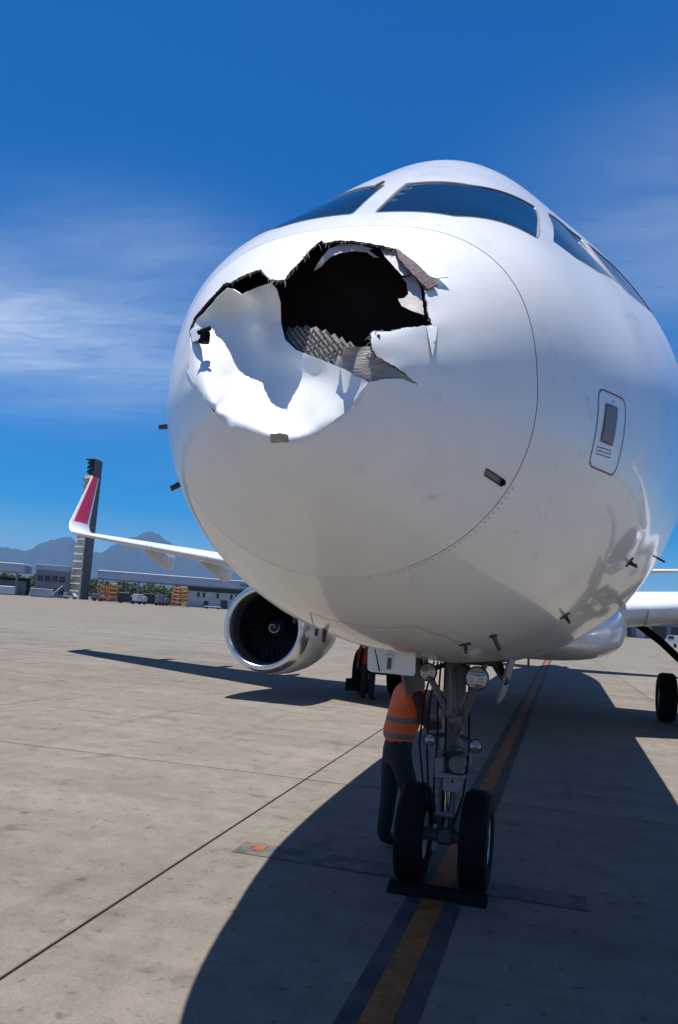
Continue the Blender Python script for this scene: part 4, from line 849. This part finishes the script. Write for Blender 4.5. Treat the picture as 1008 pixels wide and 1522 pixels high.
def person(base, fdir, lean, pose, label, shirt, vest, group=None, hem=.97):
    base = Vector(base); f = Vector((fdir[0], fdir[1], 0)).normalized(); l = Vector((-f.y, f.x, 0))
    def P(a, b, z): return base+f*a+l*b+Vector((0, 0, z))
    root = tag(empty('person', base), label, 'person', group)
    k = lean
    J = {'pelvis': (P(0, 0, .95), .15, .12), 'waist': (P(k*.25, 0, 1.09), .15, .115), 'chest': (P(k*.65, 0, 1.28), .175, .125), 'collar': (P(k*.95, 0, 1.42), .12, .085), 'neck': (P(k*1.1, 0, 1.49), .058),
         'jaw': (P(k*1.2+.02, 0, 1.555), .068, .08), 'brow': (P(k*1.25+.015, 0, 1.645), .083, .098), 'crown': (P(k*1.25+.0, 0, 1.715), .06, .07), 'nose': (P(k*1.23+.118, 0, 1.60), .012)}
    E_ = [('pelvis', 'waist'), ('waist', 'chest'), ('chest', 'collar'), ('collar', 'neck'), ('neck', 'jaw'), ('jaw', 'brow'), ('brow', 'crown'), ('jaw', 'nose')]
    for sd, n in ((1, 'l'), (-1, 'r')):
        J['hip'+n] = (P(0, sd*.10, .86), .115); J['knee'+n] = (P(*pose['knee'+n]), .086); J['shin'+n] = (P(*(np.array(pose['knee'+n])*.45+np.array(pose['ank'+n])*.55)), .082); J['ank'+n] = (P(*pose['ank'+n]), .074)
        a, b_, z = pose['ank'+n]; J['ball'+n] = (P(a+.14, b_+sd*.02, .05), .052, .045); J['toe'+n] = (P(a+.21, b_+sd*.025, .042), .042, .034)
        J['sho'+n] = (P(k*.9, sd*.175, 1.40), .066); J['elb'+n] = (P(*pose['elb'+n]), .046); J['wri'+n] = (P(*pose['wri'+n]), .030)
        e = Vector(J['elb'+n][0]); w = Vector(J['wri'+n][0]); d = (w-e).normalized(); J['palm'+n] = (w+d*.055, .034, .02)
        up_ = Vector((0, 0, 1)); sdv = d.cross(up_).normalized() if abs(d.z) < .9 else f.copy(); dn = sdv.cross(d).normalized()
        if dn.z > 0: dn = -dn
        E_ += [('pelvis', 'hip'+n), ('hip'+n, 'knee'+n), ('knee'+n, 'shin'+n), ('shin'+n, 'ank'+n), ('ank'+n, 'ball'+n), ('ball'+n, 'toe'+n), ('collar', 'sho'+n), ('sho'+n, 'elb'+n), ('elb'+n, 'wri'+n), ('wri'+n, 'palm'+n)]
        for q in range(4):
            o_ = sdv*(.030-.020*q); ln = (.068, .076, .070, .055)[q]
            J['f%d%s' % (q, n)] = (w+d*.095+o_, .0095); J['g%d%s' % (q, n)] = (w+d*(.095+ln*.6)+o_+dn*.014, .009); J['h%d%s' % (q, n)] = (w+d*(.095+ln*.75)+o_+dn*.042, .008)
            E_ += [('palm'+n, 'f%d%s' % (q, n)), ('f%d%s' % (q, n), 'g%d%s' % (q, n)), ('g%d%s' % (q, n), 'h%d%s' % (q, n))]
        J['t0'+n] = (w+d*.04+sdv*.038+dn*.012, .0115); J['t1'+n] = (w+d*.08+sdv*.048+dn*.035, .0095); E_ += [('wri'+n, 't0'+n), ('t0'+n, 't1'+n)]
    wr = [J['wril'][0], J['wrir'][0]]
    def mf(c):
        z = c.z-base.z
        if z < .10: return 3
        if any((c-w).length < .17 and (c-w).dot(w-Vector(J['elb'+n][0])) > -.002 for w, n in zip(wr, 'lr')): return 2
        if z < hem: return 0
        if z > 1.475: return 2
        return 1
    body = skin_body('body', J, E_, [M['trousers'], shirt, M['skin'], M['boot']], mf, root)
    # hair cap and ears
    hc = Vector(J['brow'][0])-f*.012; b = MB(); v, fc = [], []
    for i in range(7):
        for j in range(16):
            a_ = i/6*R(100); t = 2*math.pi*j/16; rr_ = .099+(.004 if (i+j) % 2 else 0); rad = math.sin(a_)*rr_
            lim = 1.0 if math.cos(t) < .3 else .62; a2 = a_*lim; v.append(hc+f*math.cos(t)*math.sin(a2)*rr_*1.06+l*math.sin(t)*math.sin(a2)*rr_*.9+Vector((0, 0, .018+math.cos(a2)*rr_)))
    for i in range(6):
        for j in range(16): fc.append((i*16+j, i*16+(j+1) % 16, (i+1)*16+(j+1) % 16, (i+1)*16+j))
    b.add(v, fc); b.build('hair', M['hair'], root, True)
    b = MB()
    for sd in (1, -1): b.tube([hc+l*sd*.085+Vector((0, 0, -.035)), hc+l*sd*.098+Vector((0, 0, -.01)), hc+l*sd*.088+Vector((0, 0, .012))], [.012, .016, .010], 8)
    for sd in (1, -1): b.tube([hc+f*.098+l*sd*.032+Vector((0, 0, -.012)), hc+f*.104+l*sd*.032+Vector((0, 0, -.012))], .010, 8)
    b.build('ears_and_eyes', M['skin'], root, True)
    if vest is not None:
        JV = {'p': (P(0, 0, .915), .195, .165), 'w': (P(k*.25, 0, 1.09), .192, .16), 'c': (P(k*.65, 0, 1.28), .212, .168), 'n': (P(k*.95, 0, 1.43), .15, .115)}
        for sd, n in ((1, 'l'), (-1, 'r')): JV['s'+n] = (P(k*.9, sd*.165, 1.415), .085)
        def mv(c):
            z = c.z-base.z
            return 1 if (1.005 < z < 1.055 or 1.145 < z < 1.195) else 0
        vo = skin_body('vest', JV, [('p', 'w'), ('w', 'c'), ('c', 'n'), ('n', 'sl'), ('n', 'sr')], [vest], lambda c: 0, root, 3)
    return root
stand = {'kneel': (.03, .11, .50), 'kneer': (.05, -.11, .50), 'ankl': (-.02, .12, .09), 'ankr': (.0, -.12, .09)}
person((-.56, 7.45, 0), (.86, .5), .13, dict(kneel=(.0, .12, .48), kneer=(.13, -.14, .48), ankl=(-.03, .13, .095), ankr=(.13, -.16, .095), elbl=(.16, .25, 1.13), elbr=(.20, -.22, 1.14), wril=(.36, .13, 1.14), wrir=(.40, -.10, 1.13)),
       'ground worker in orange high-visibility vest bending in beside the nose wheels', M['shirt'], M['vest'])
person((-3.74, 19.75, 0), (.25, 1), .03, dict(stand, elbl=(-.02, .28, 1.12), elbr=(.05, -.25, 1.12), wril=(.02, .31, .86), wrir=(.18, -.2, .95)),
       'person in red jacket and dark trousers carrying a black case behind the gear door', M['redshirt'], None, None, .84)
b = MB(); b.box((-4.10, 19.81, .33), (.12, .46, .30), R(-35), .02); cs = b.build('tool_case', M['black']); tag(cs, 'black case hanging from the hand of the person in red', 'case')
h_ = MB(); h_.tube([(-4.18, 19.91, .46), (-4.10, 19.80, .76), (-4.02, 19.71, .46)], .012, 6); h_.build('carrying_strap', M['black'], cs)

# ------------------------------------------------------------------ far edge of the apron
def far(azd, D, z=0.0): a = R(azd); return Vector((CAM_POS.x+D*math.sin(a), D*math.cos(a), z))
M['bluewall'] = material('pale_blue_cladding', (0.42, 0.46, 0.52), 0.6, var=0.15, vscale=0.3)
M['greywall'] = material('grey_wall', (0.20, 0.22, 0.25), 0.7, var=0.2, vscale=0.3)
M['whitewall'] = material('white_wall', (0.50, 0.51, 0.52), 0.7, var=0.15, vscale=0.3)
M['darkglass'] = material('dark_window', (0.015, 0.02, 0.03), 0.15, var=0.2)
M['concrete'] = material('mast_concrete', (0.70, 0.60, 0.46), 0.8, var=0.25, vscale=0.6)
M['mastshade'] = material('mast_shaded_face', (0.10, 0.105, 0.115), 0.8, var=0.25, vscale=0.6)  # shade of the unlit mast face put into the colour
M['steelorange'] = material('orange_steel', (0.62, 0.13, 0.03), 0.6, var=0.3, vscale=1)
M['steelyellow'] = material('ochre_steel', (0.66, 0.28, 0.05), 0.6, var=0.3, vscale=1)
M['vehwhite'] = material('vehicle_white', (0.60, 0.60, 0.60), 0.4, var=0.1)
M['vehdark'] = material('vehicle_dark', (0.03, 0.033, 0.04), 0.5, var=0.2)
M['leaf'] = material('leaf_green', (0.085, 0.115, 0.04), 0.8, var=0.5, vscale=0.12)
M['lampglass'] = material('flood_lamp_glass', (0.55, 0.55, 0.5), 0.2, var=0.1)
FR = R(90-62)
def lpart(name, parent, mat, fn, smooth=False):
    b = MB(); fn(b); return b.build(name, mat, parent, smooth, False)
# floodlight mast
mast = tag(empty('floodlight_mast', far(-33.2, 300), FR-R(35)), 'tall square concrete floodlight mast with black lamp bank behind the red winglet', 'light mast')
def shaft(b):
    for k in range(17):
        w_, d_ = 2.0-.035*k, 2.1-.02*k; z0, z1 = 2.6*k, 2.6*k+2.5; q = [(-.35-w_-.38, -d_-.38, z0), (-.35+w_, -d_-.38, z0), (-.35+w_, d_, z0), (-.35-w_-.38, d_, z0), (-.35-w_+.12, -d_+.12, z1), (-.35+w_, -d_+.12, z1), (-.35+w_, d_, z1), (-.35-w_+.12, d_, z1)]
        b.add(q, [(3, 2, 1, 0), (4, 5, 6, 7), (0, 1, 5, 4), (1, 2, 6, 5), (2, 3, 7, 6), (3, 0, 4, 7)])
lpart('shaft', mast, M['concrete'], shaft); lpart('shaft_joints', mast, M['greywall'], lambda b: b.box((-.35, 0, 22), (2.8, 3.0, 44)))
lpart('shaded_side', mast, M['mastshade'], lambda b: b.box((1.95, .2, 24.8), (.8, 3.6, 49.6), ch=.1))  # added dark box, painted as the mast's shaded side
lpart('head_frame', mast, M['vehdark'], lambda b: (b.box((-.2, .6, 46.2), (3.4, 1.4, 6.6), ch=.1), b.box((-.2, -.1, 49.8), (4.0, 3.4, .5), ch=.08)))
lpart('maintenance_platform', mast, M['greywall'], lambda b: b.box((-.3, -.6, 42.6), (4.4, 3.4, .3)))
for r_ in range(4):
    for c_ in range(3):
        lm = lpart('flood_lamp', mast, M['vehdark'], lambda b: b.box((-1.45+1.2*c_, -.65, 44.0+1.55*r_), (.95, .9, .95), Matrix.Rotation(R(-25), 3, 'X'), .12))
        lpart('lamp_glass', lm, M['lampglass'] if (r_+c_) % 3 == 0 else M['darkglass'], lambda b: b.box((-1.45+1.2*c_, -1.08, 43.8+1.55*r_), (.75, .06, .75), Matrix.Rotation(R(-25), 3, 'X')))
# left terminal: canopy and grey block
can = tag(empty('canopy_building', far(-38.6, 296), FR), 'long pale roofed open canopy on dark columns beside the grey office block', 'building')
lpart('roof_fascia', can, M['bluewall'], lambda b: b.box((-14, 9, 9.2), (46, 18, 3.0), ch=.15))
for x in (-36, -24, -12, -1, 7): lpart('column', can, M['greywall'], lambda b: b.box((x, 1.0, 3.9), (.7, .7, 7.7)))
lpart('back_wall', can, M['vehdark'], lambda b: b.box((-14, 17.4, 3.0), (46, .3, 6.0)))
lpart('inner_office', can, M['greywall'], lambda b: b.box((4, 12, 2.4), (8, 8, 4.8)))
blk = tag(empty('office_block', far(-35.1, 298), FR), 'flat roofed grey two storey office block beside the concrete mast', 'building')
lpart('wall', blk, M['greywall'], lambda b: b.box((0, 5, 5.5), (10.6, 10, 11), ch=.08))
lpart('parapet', blk, M['bluewall'], lambda b: b.box((0, 5, 10.2), (10.9, 10.3, 1.9), ch=.05))
for z in (2.2, 6.4):
    for x in (-3.6, -1.2, 1.2, 3.6):
        wd = lpart('window', blk, M['darkglass'], lambda b: b.box((x, -.03, z), (1.8, .12, 2.0))); lpart('window_frame', wd, M['greywall'], lambda b: (b.box((x, -.1, z+1.05), (2.0, .1, .12)), b.box((x, -.1, z-1.05), (2.0, .1, .12)), b.box((x, -.1, z), (.1, .1, 2.0))))
# cargo hangar
hg = tag(empty('hangar', far(-32.0, 300), FR), 'long low hangar with pale blue fascia and dark airline lettering beyond the engine', 'hangar')
lpart('roof_fascia', hg, M['bluewall'], lambda b: b.box((42, 14, 9.3), (86, 28, 3.0), ch=.15))
lpart('roof_edge', hg, M['greywall'], lambda b: b.box((42, -.1, 7.6), (86, .5, .35)))
for x in (1, 13.5, 27.5): lpart('column', hg, M['greywall'], lambda b: b.box((x, .6, 3.7), (.6, .6, 7.4)))
lpart('office_wall', hg, M['whitewall'], lambda b: b.box((58, 8, 3.4), (54, 12, 6.8), ch=.05))
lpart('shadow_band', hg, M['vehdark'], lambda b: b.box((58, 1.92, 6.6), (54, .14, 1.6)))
for x in (35, 37, 42, 47, 49, 54, 56, 60, 64):
    wd = lpart('window', hg, M['darkglass'], lambda b: b.box((x, 1.93, 4.6), (.9, .16, 1.6))); lpart('window_frame', wd, M['greywall'], lambda b: (b.box((x, 1.86, 5.45), (1.1, .14, .1)), b.box((x, 1.86, 3.75), (1.1, .14, .1))))
lpart('door', hg, M['darkglass'], lambda b: b.box((44.5, 1.92, 1.6), (2.4, .18, 3.2)));
for x in (38, 51, 58): lpart('door', hg, M['vehdark'], lambda b: b.box((x, 1.92, 1.2), (1.8, .18, 2.4)))
text_mesh('Ameri', 1.55, 'fascia_lettering', M['darkglass'], hg, Matrix.Translation((49.6, -.16, 8.75)) @ Matrix.Rotation(R(90), 4, 'X'), .04)
lpart('rear_wall', hg, M['greywall'], lambda b: b.box((15, 27.5, 1.5), (30, .3, 3.0)))
# ---- ground equipment
def scaffold(pos, rz, w, d, h, mat, label, lev=4):
    e = tag(empty('maintenance_stand', pos, rz), label, 'work stand')
    for x in (-w/2, w/2):
        for y in (-d/2, d/2): lpart('post', e, mat, lambda b: b.tube([(x, y, 0), (x*.8, y*.8, h)], .11, 6))
    for k in range(lev):
        z = h*(k+.6)/lev; q = 1-.2*z/h
        lpart('platform', e, mat, lambda b: b.box((0, 0, z), (w*q, d*q, .14)))
        lpart('guard_rail', e, mat, lambda b: (b.tube([(-w/2*q, -d/2*q, z+.8), (w/2*q, -d/2*q, z+.8)], .07, 5), b.tube([(-w/2*q, -d/2*q, z), (w/2*q, -d/2*q, z+.8)], .06, 5), b.tube([(-w/2*q, d/2*q, z+.8), (w/2*q, d/2*q, z)], .06, 5)))
    return e
scaffold(far(-31.6, 262), .5, 3.4, 2.4, 4.6, M['steelorange'], 'rust orange stand next to the concrete mast base', 3)
scaffold(far(-31.0, 258), .2, 3.0, 2.4, 5.4, M['steelyellow'], 'taller ochre topped stand beside the rust orange stand', 4)
scaffold(far(-26.55, 255), .4, 5.2, 3.6, 5.6, M['steelyellow'], 'wide yellow orange scaffold tower in front of the hangar office', 5)
def truck(pos, rz, L_, h, body, label, kind='box truck', cabh=2.2):
    e = tag(empty('service_truck', pos, rz), label, kind)
    lpart('chassis', e, M['vehdark'], lambda b: b.box((0, 0, .75), (L_, 1.9, .35), ch=.04))
    lpart('cab', e, body, lambda b: (b.box((L_/2-.8, 0, 1.5), (1.5, 2.0, 1.2), ch=.12), b.box((L_/2-.95, 0, cabh), (1.1, 1.8, .55), ch=.12)))
    lpart('windscreen', e, M['darkglass'], lambda b: (b.box((L_/2-.95, -.93, 1.95), (1.0, .08, .6)), b.box((L_/2-.4, 0, cabh-.1), (.08, 1.5, .5))))
    lpart('cargo_body', e, body, lambda b: b.box((-.9, 0, .95+h/2), (L_-2.1, 2.1, h), ch=.06))
    for x in (-L_/2+.9, L_/2-1.0):
        for y in (-.95, .95):
            wl = lpart('wheel', e, M['black'], lambda b: b.lathe([(-.13, .2), (-.13, .42), (.13, .42), (.13, .2)], (0, 0, 0), 'Y', 14)); wl.location = (x, y, .42)
            hb = lpart('hub', wl, M['greywall'], lambda b: b.lathe([(-.14, .001), (-.14, .2), (.14, .2), (.14, .001)], (0, 0, 0), 'Y', 10))
    return e
truck(far(-30.1, 258), .4, 5.2, 2.3, M['vehdark'], 'dark service truck parked between the ochre stand and the white truck')
truck(far(-29.25, 256), 1.3, 4.6, 2.1, M['vehwhite'], 'white truck parked between two dark trucks before the hangar roof')
truck(far(-28.5, 259), .6, 5.6, 2.5, M['vehdark'], 'dark box truck parked between the white truck and the grey truck')
truck(far(-27.75, 256), 1.1, 4.4, 2.4, M['greywall'], 'grey service truck parked next to the yellow orange scaffold tower')
truck(far(-32.95+.95, 270), .3, 4.0, 1.4, M['greywall'], 'low grey truck at the foot of the rust orange stand')
def van(pos, rz, label, body):
    e = tag(empty('van', pos, rz), label, 'van'); prof = [(-2.3, .4), (2.2, .4), (2.3, 1.0), (1.5, 1.25), (.9, 2.0), (-2.2, 2.05), (-2.3, 1.2)]
    def sh(b):
        m = len(prof); v = [(x, -.9, z) for x, z in prof]+[(x, .9, z) for x, z in prof]; b.add(v, [tuple(range(m)), tuple(range(2*m-1, m-1, -1))]+[(i, (i+1) % m, m+(i+1) % m, m+i) for i in range(m)])
    fixn(lpart('body', e, body, sh))
    lpart('side_windows', e, M['darkglass'], lambda b: (b.box((-.2, -.91, 1.6), (1.8, .04, .5)), b.box((-.2, .91, 1.6), (1.8, .04, .5))))
    for x in (-1.4, 1.4):
        for y in (-.85, .85): w_ = lpart('wheel', e, M['black'], lambda b: b.lathe([(-.1, .001), (-.1, .34), (.1, .34), (.1, .001)], (0, 0, 0), 'Y', 14)); w_.location = (x, y, .34)
    return e
van(far(-33.75, 285), .2, 'small white van parked between the concrete mast and the grey office block', M['vehwhite'])
van(far(7.0, 150), 2.0, 'white van far beyond the main wheels under the wing', M['vehwhite'])
def container(pos, rz, label, mat, L_=6.0):
    e = tag(empty('cargo_container', pos, rz), label, 'container')
    lpart('shell', e, mat, lambda b: b.box((0, 0, 1.5), (L_, 2.4, 2.5), ch=.06))
    for k in range(int(L_/.6)): lpart('rib', e, mat, lambda b: b.box((-L_/2+.3+.6*k, -1.22, 1.5), (.12, .08, 2.3)))
    lpart('skid', e, M['vehdark'], lambda b: b.box((0, 0, .13), (L_*.96, 2.0, .24)))
    return e
container(far(-37.9, 280), FR, 'white ribbed container under the pale canopy edge', M['vehwhite'])
container(far(-35.6, 283), FR, 'grey ribbed container in front of the grey office block', M['bluewall'], 7.0)
# stairs on wheels in front of the office block
st_ = tag(empty('passenger_stairs', far(-34.6, 280), FR), 'small white boarding stairs in front of the grey office block', 'stairs')
for k in range(8): lpart('step', st_, M['vehwhite'], lambda b: b.box((-1.4+.35*k, 0, .5+.36*k), (.4, 1.4, .08)))
for y in (-.7, .7): lpart('handrail', st_, M['vehwhite'], lambda b: b.tube([(-1.6, y, 1.2), (1.3, y, 4.2)], .06, 6))
lpart('base', st_, M['greywall'], lambda b: b.box((0, 0, .3), (3.4, 1.5, .3)))
# low flat trailer by the hangar
tr_ = tag(empty('flat_trailer', far(-24.3, 262), FR), 'low white flat trailer in front of the hangar office doors', 'trailer')
lpart('deck', tr_, M['vehwhite'], lambda b: b.box((0, 0, .75), (5.2, 2.0, .25), ch=.03)); lpart('drawbar', tr_, M['vehdark'], lambda b: b.tube([(2.6, 0, .6), (3.8, 0, .4)], .06, 6))
for x in (-1.8, 1.8): 
    w_ = lpart('wheel', tr_, M['black'], lambda b: b.lathe([(-.95, .001), (-.95, .3), (.95, .3), (.95, .001)], (0, 0, 0), 'Y', 12)); w_.location = (x, 0, .3)
# right side: low terminal and pale service building under the wing
tm = tag(empty('terminal_building', far(4.4, 330), R(-4)), 'low grey terminal with dark glass seen under the wing', 'building')
lpart('wall', tm, M['greywall'], lambda b: b.box((10, 8, 3.6), (70, 14, 7.2), ch=.1))
lpart('roof', tm, M['concrete'], lambda b: b.box((10, 7.5, 7.5), (73, 17, .7), ch=.05))
for x in (-16, -9.5, -3, 9.5, 16, 22.5): wd = lpart('window', tm, M['darkglass'], lambda b: b.box((x, .95, 2.6), (5.0, .16, 4.2))); lpart('window_frame', wd, M['vehdark'], lambda b: (b.box((x, .85, 2.6), (.16, .12, 4.2)), b.box((x, .85, 4.75), (5.2, .12, .14))))
lpart('pillar', tm, M['whitewall'], lambda b: b.box((2.8, .6, 3.6), (3.2, .9, 7.1), ch=.05))
stair2 = scaffold(far(3.75, 250), .3, 2.2, 1.6, 3.4, M['vehwhite'], 'white work stand in front of the low grey terminal', 3)
# woodland behind the buildings
wv, wf = [], []
def tree_mass(az0, az1, D0_, D1_, hmax, n):
    for _ in range(n):
        a = random.uniform(az0, az1); D = random.uniform(D0_, D1_); c = far(a, D); h = hmax*(.85+.15*math.sin(a*5.1)*math.sin(a*1.7+D*.01)+.08*math.sin(a*23+D*.3))*random.uniform(.08, 1.0)**.7; s_ = random.uniform(.3, .75)
        c.z = h; k = len(wv); ax1 = Vector((random.gauss(0, 1), random.gauss(0, 1), random.gauss(0, 1))).normalized(); ax2 = ax1.cross(Vector((random.gauss(0, 1), random.gauss(0, 1), random.gauss(0, 1)))).normalized(); ax3 = ax1.cross(ax2)
        wv.extend([tuple(c+ax1*s_), tuple(c-ax1*s_*.5+ax2*s_*.8), tuple(c-ax1*s_*.5-ax2*s_*.8), tuple(c+ax3*s_*.7)]); wf.extend([(k, k+1, k+2), (k, k+1, k+3), (k, k+2, k+3)])
tree_mass(-46, -19, 345, 400, 8.4, 42000); tree_mass(0, 14, 370, 430, 7.5, 12000)
wd_ = obj('woodland', wv, wf, M['leaf']); tag(wd_, 'band of green trees behind the hangar and canopy', 'trees', None, 'stuff')
# distant mountains
RID = [(-38.49, 514), (-37.46, 499), (-36.74, 486), (-36.13, 591), (-35.44, 647), (-34.74, 695), (-34.28, 721), (-33.86, 676), (-33.46, 578), (-32.12, 539), (-31.51, 638), (-30.68, 759), (-29.8, 801), (-29.47, 861), (-28.93, 888), (-28.32, 844), (-27.73, 764), (-26.3, 669), (-24.88, 619), (-23.46, 586)]
ra, rh = np.array([p[0] for p in RID]), np.array([p[1] for p in RID])
azs = np.arange(-62, 24, .2); noise_ = sum(np.sin(azs*f_+p_)*a_ for f_, p_, a_ in ((.35, 1, 130), (.9, 2, 80), (2.1, .4, 40), (5.3, 3, 16), (11.7, 1, 7)))
base_h = np.where((azs > -39) & (azs < -23), np.interp(azs, ra, rh)+sum(np.sin(azs*f_)*a_ for f_, a_ in ((9.7, 7), (17.0, 5))), np.clip(430+noise_, 120, 800))
sm_ = np.exp(-np.maximum(0, np.maximum(-39-azs, azs+23))/1.5); base_h = np.where(azs < -39, base_h*(1-sm_)+514*sm_, np.where(azs > -23, base_h*(1-sm_)+586*sm_, base_h))
base_h = np.where(azs > -18, np.minimum(base_h, 160), base_h)
prof = [(8200, -.02), (9000, .10), (9700, .32), (10300, .60), (10750, .86), (11000, 1.0), (11400, .8), (12500, .25), (13200, -.02)]
mv, mf_ = [], []
for D, k in prof:
    for i, a in enumerate(azs):
        rough = (math.sin(a*7+D*.004)*28+math.sin(a*13.3-D*.007)*16)*(1 if .05 < k < .95 else 0); p = far(a, D+rough*3); mv.append((p.x, p.y, base_h[i]*k+rough if k > 0 else -5))
na = len(azs)
for r_ in range(len(prof)-1):
    for i in range(na-1): mf_.append((r_*na+i, r_*na+i+1, (r_+1)*na+i+1, (r_+1)*na+i))
tag(obj('mountains', mv, mf_, M['forest'], None, True), kind='structure')
# haze: one closed box of even air
hz = MB(); hz.box((0, 4500, 462), (24000, 21000, 930)); hzo = hz.build('haze', bpy.data.materials.new('haze_air')); hm = hzo.data.materials[0]; hm.use_nodes = True; t = hm.node_tree; t.nodes.clear()
pv = t.nodes.new('ShaderNodeVolumePrincipled'); pv.inputs['Color'].default_value = (0.24, 0.53, 1.0, 1); pv.inputs['Density'].default_value = 0.000054; pv.inputs['Anisotropy'].default_value = 0.2
ou = t.nodes.new('ShaderNodeOutputMaterial'); t.links.new(pv.outputs[0], ou.inputs['Volume']); tag(hzo, None, None, None, 'stuff')
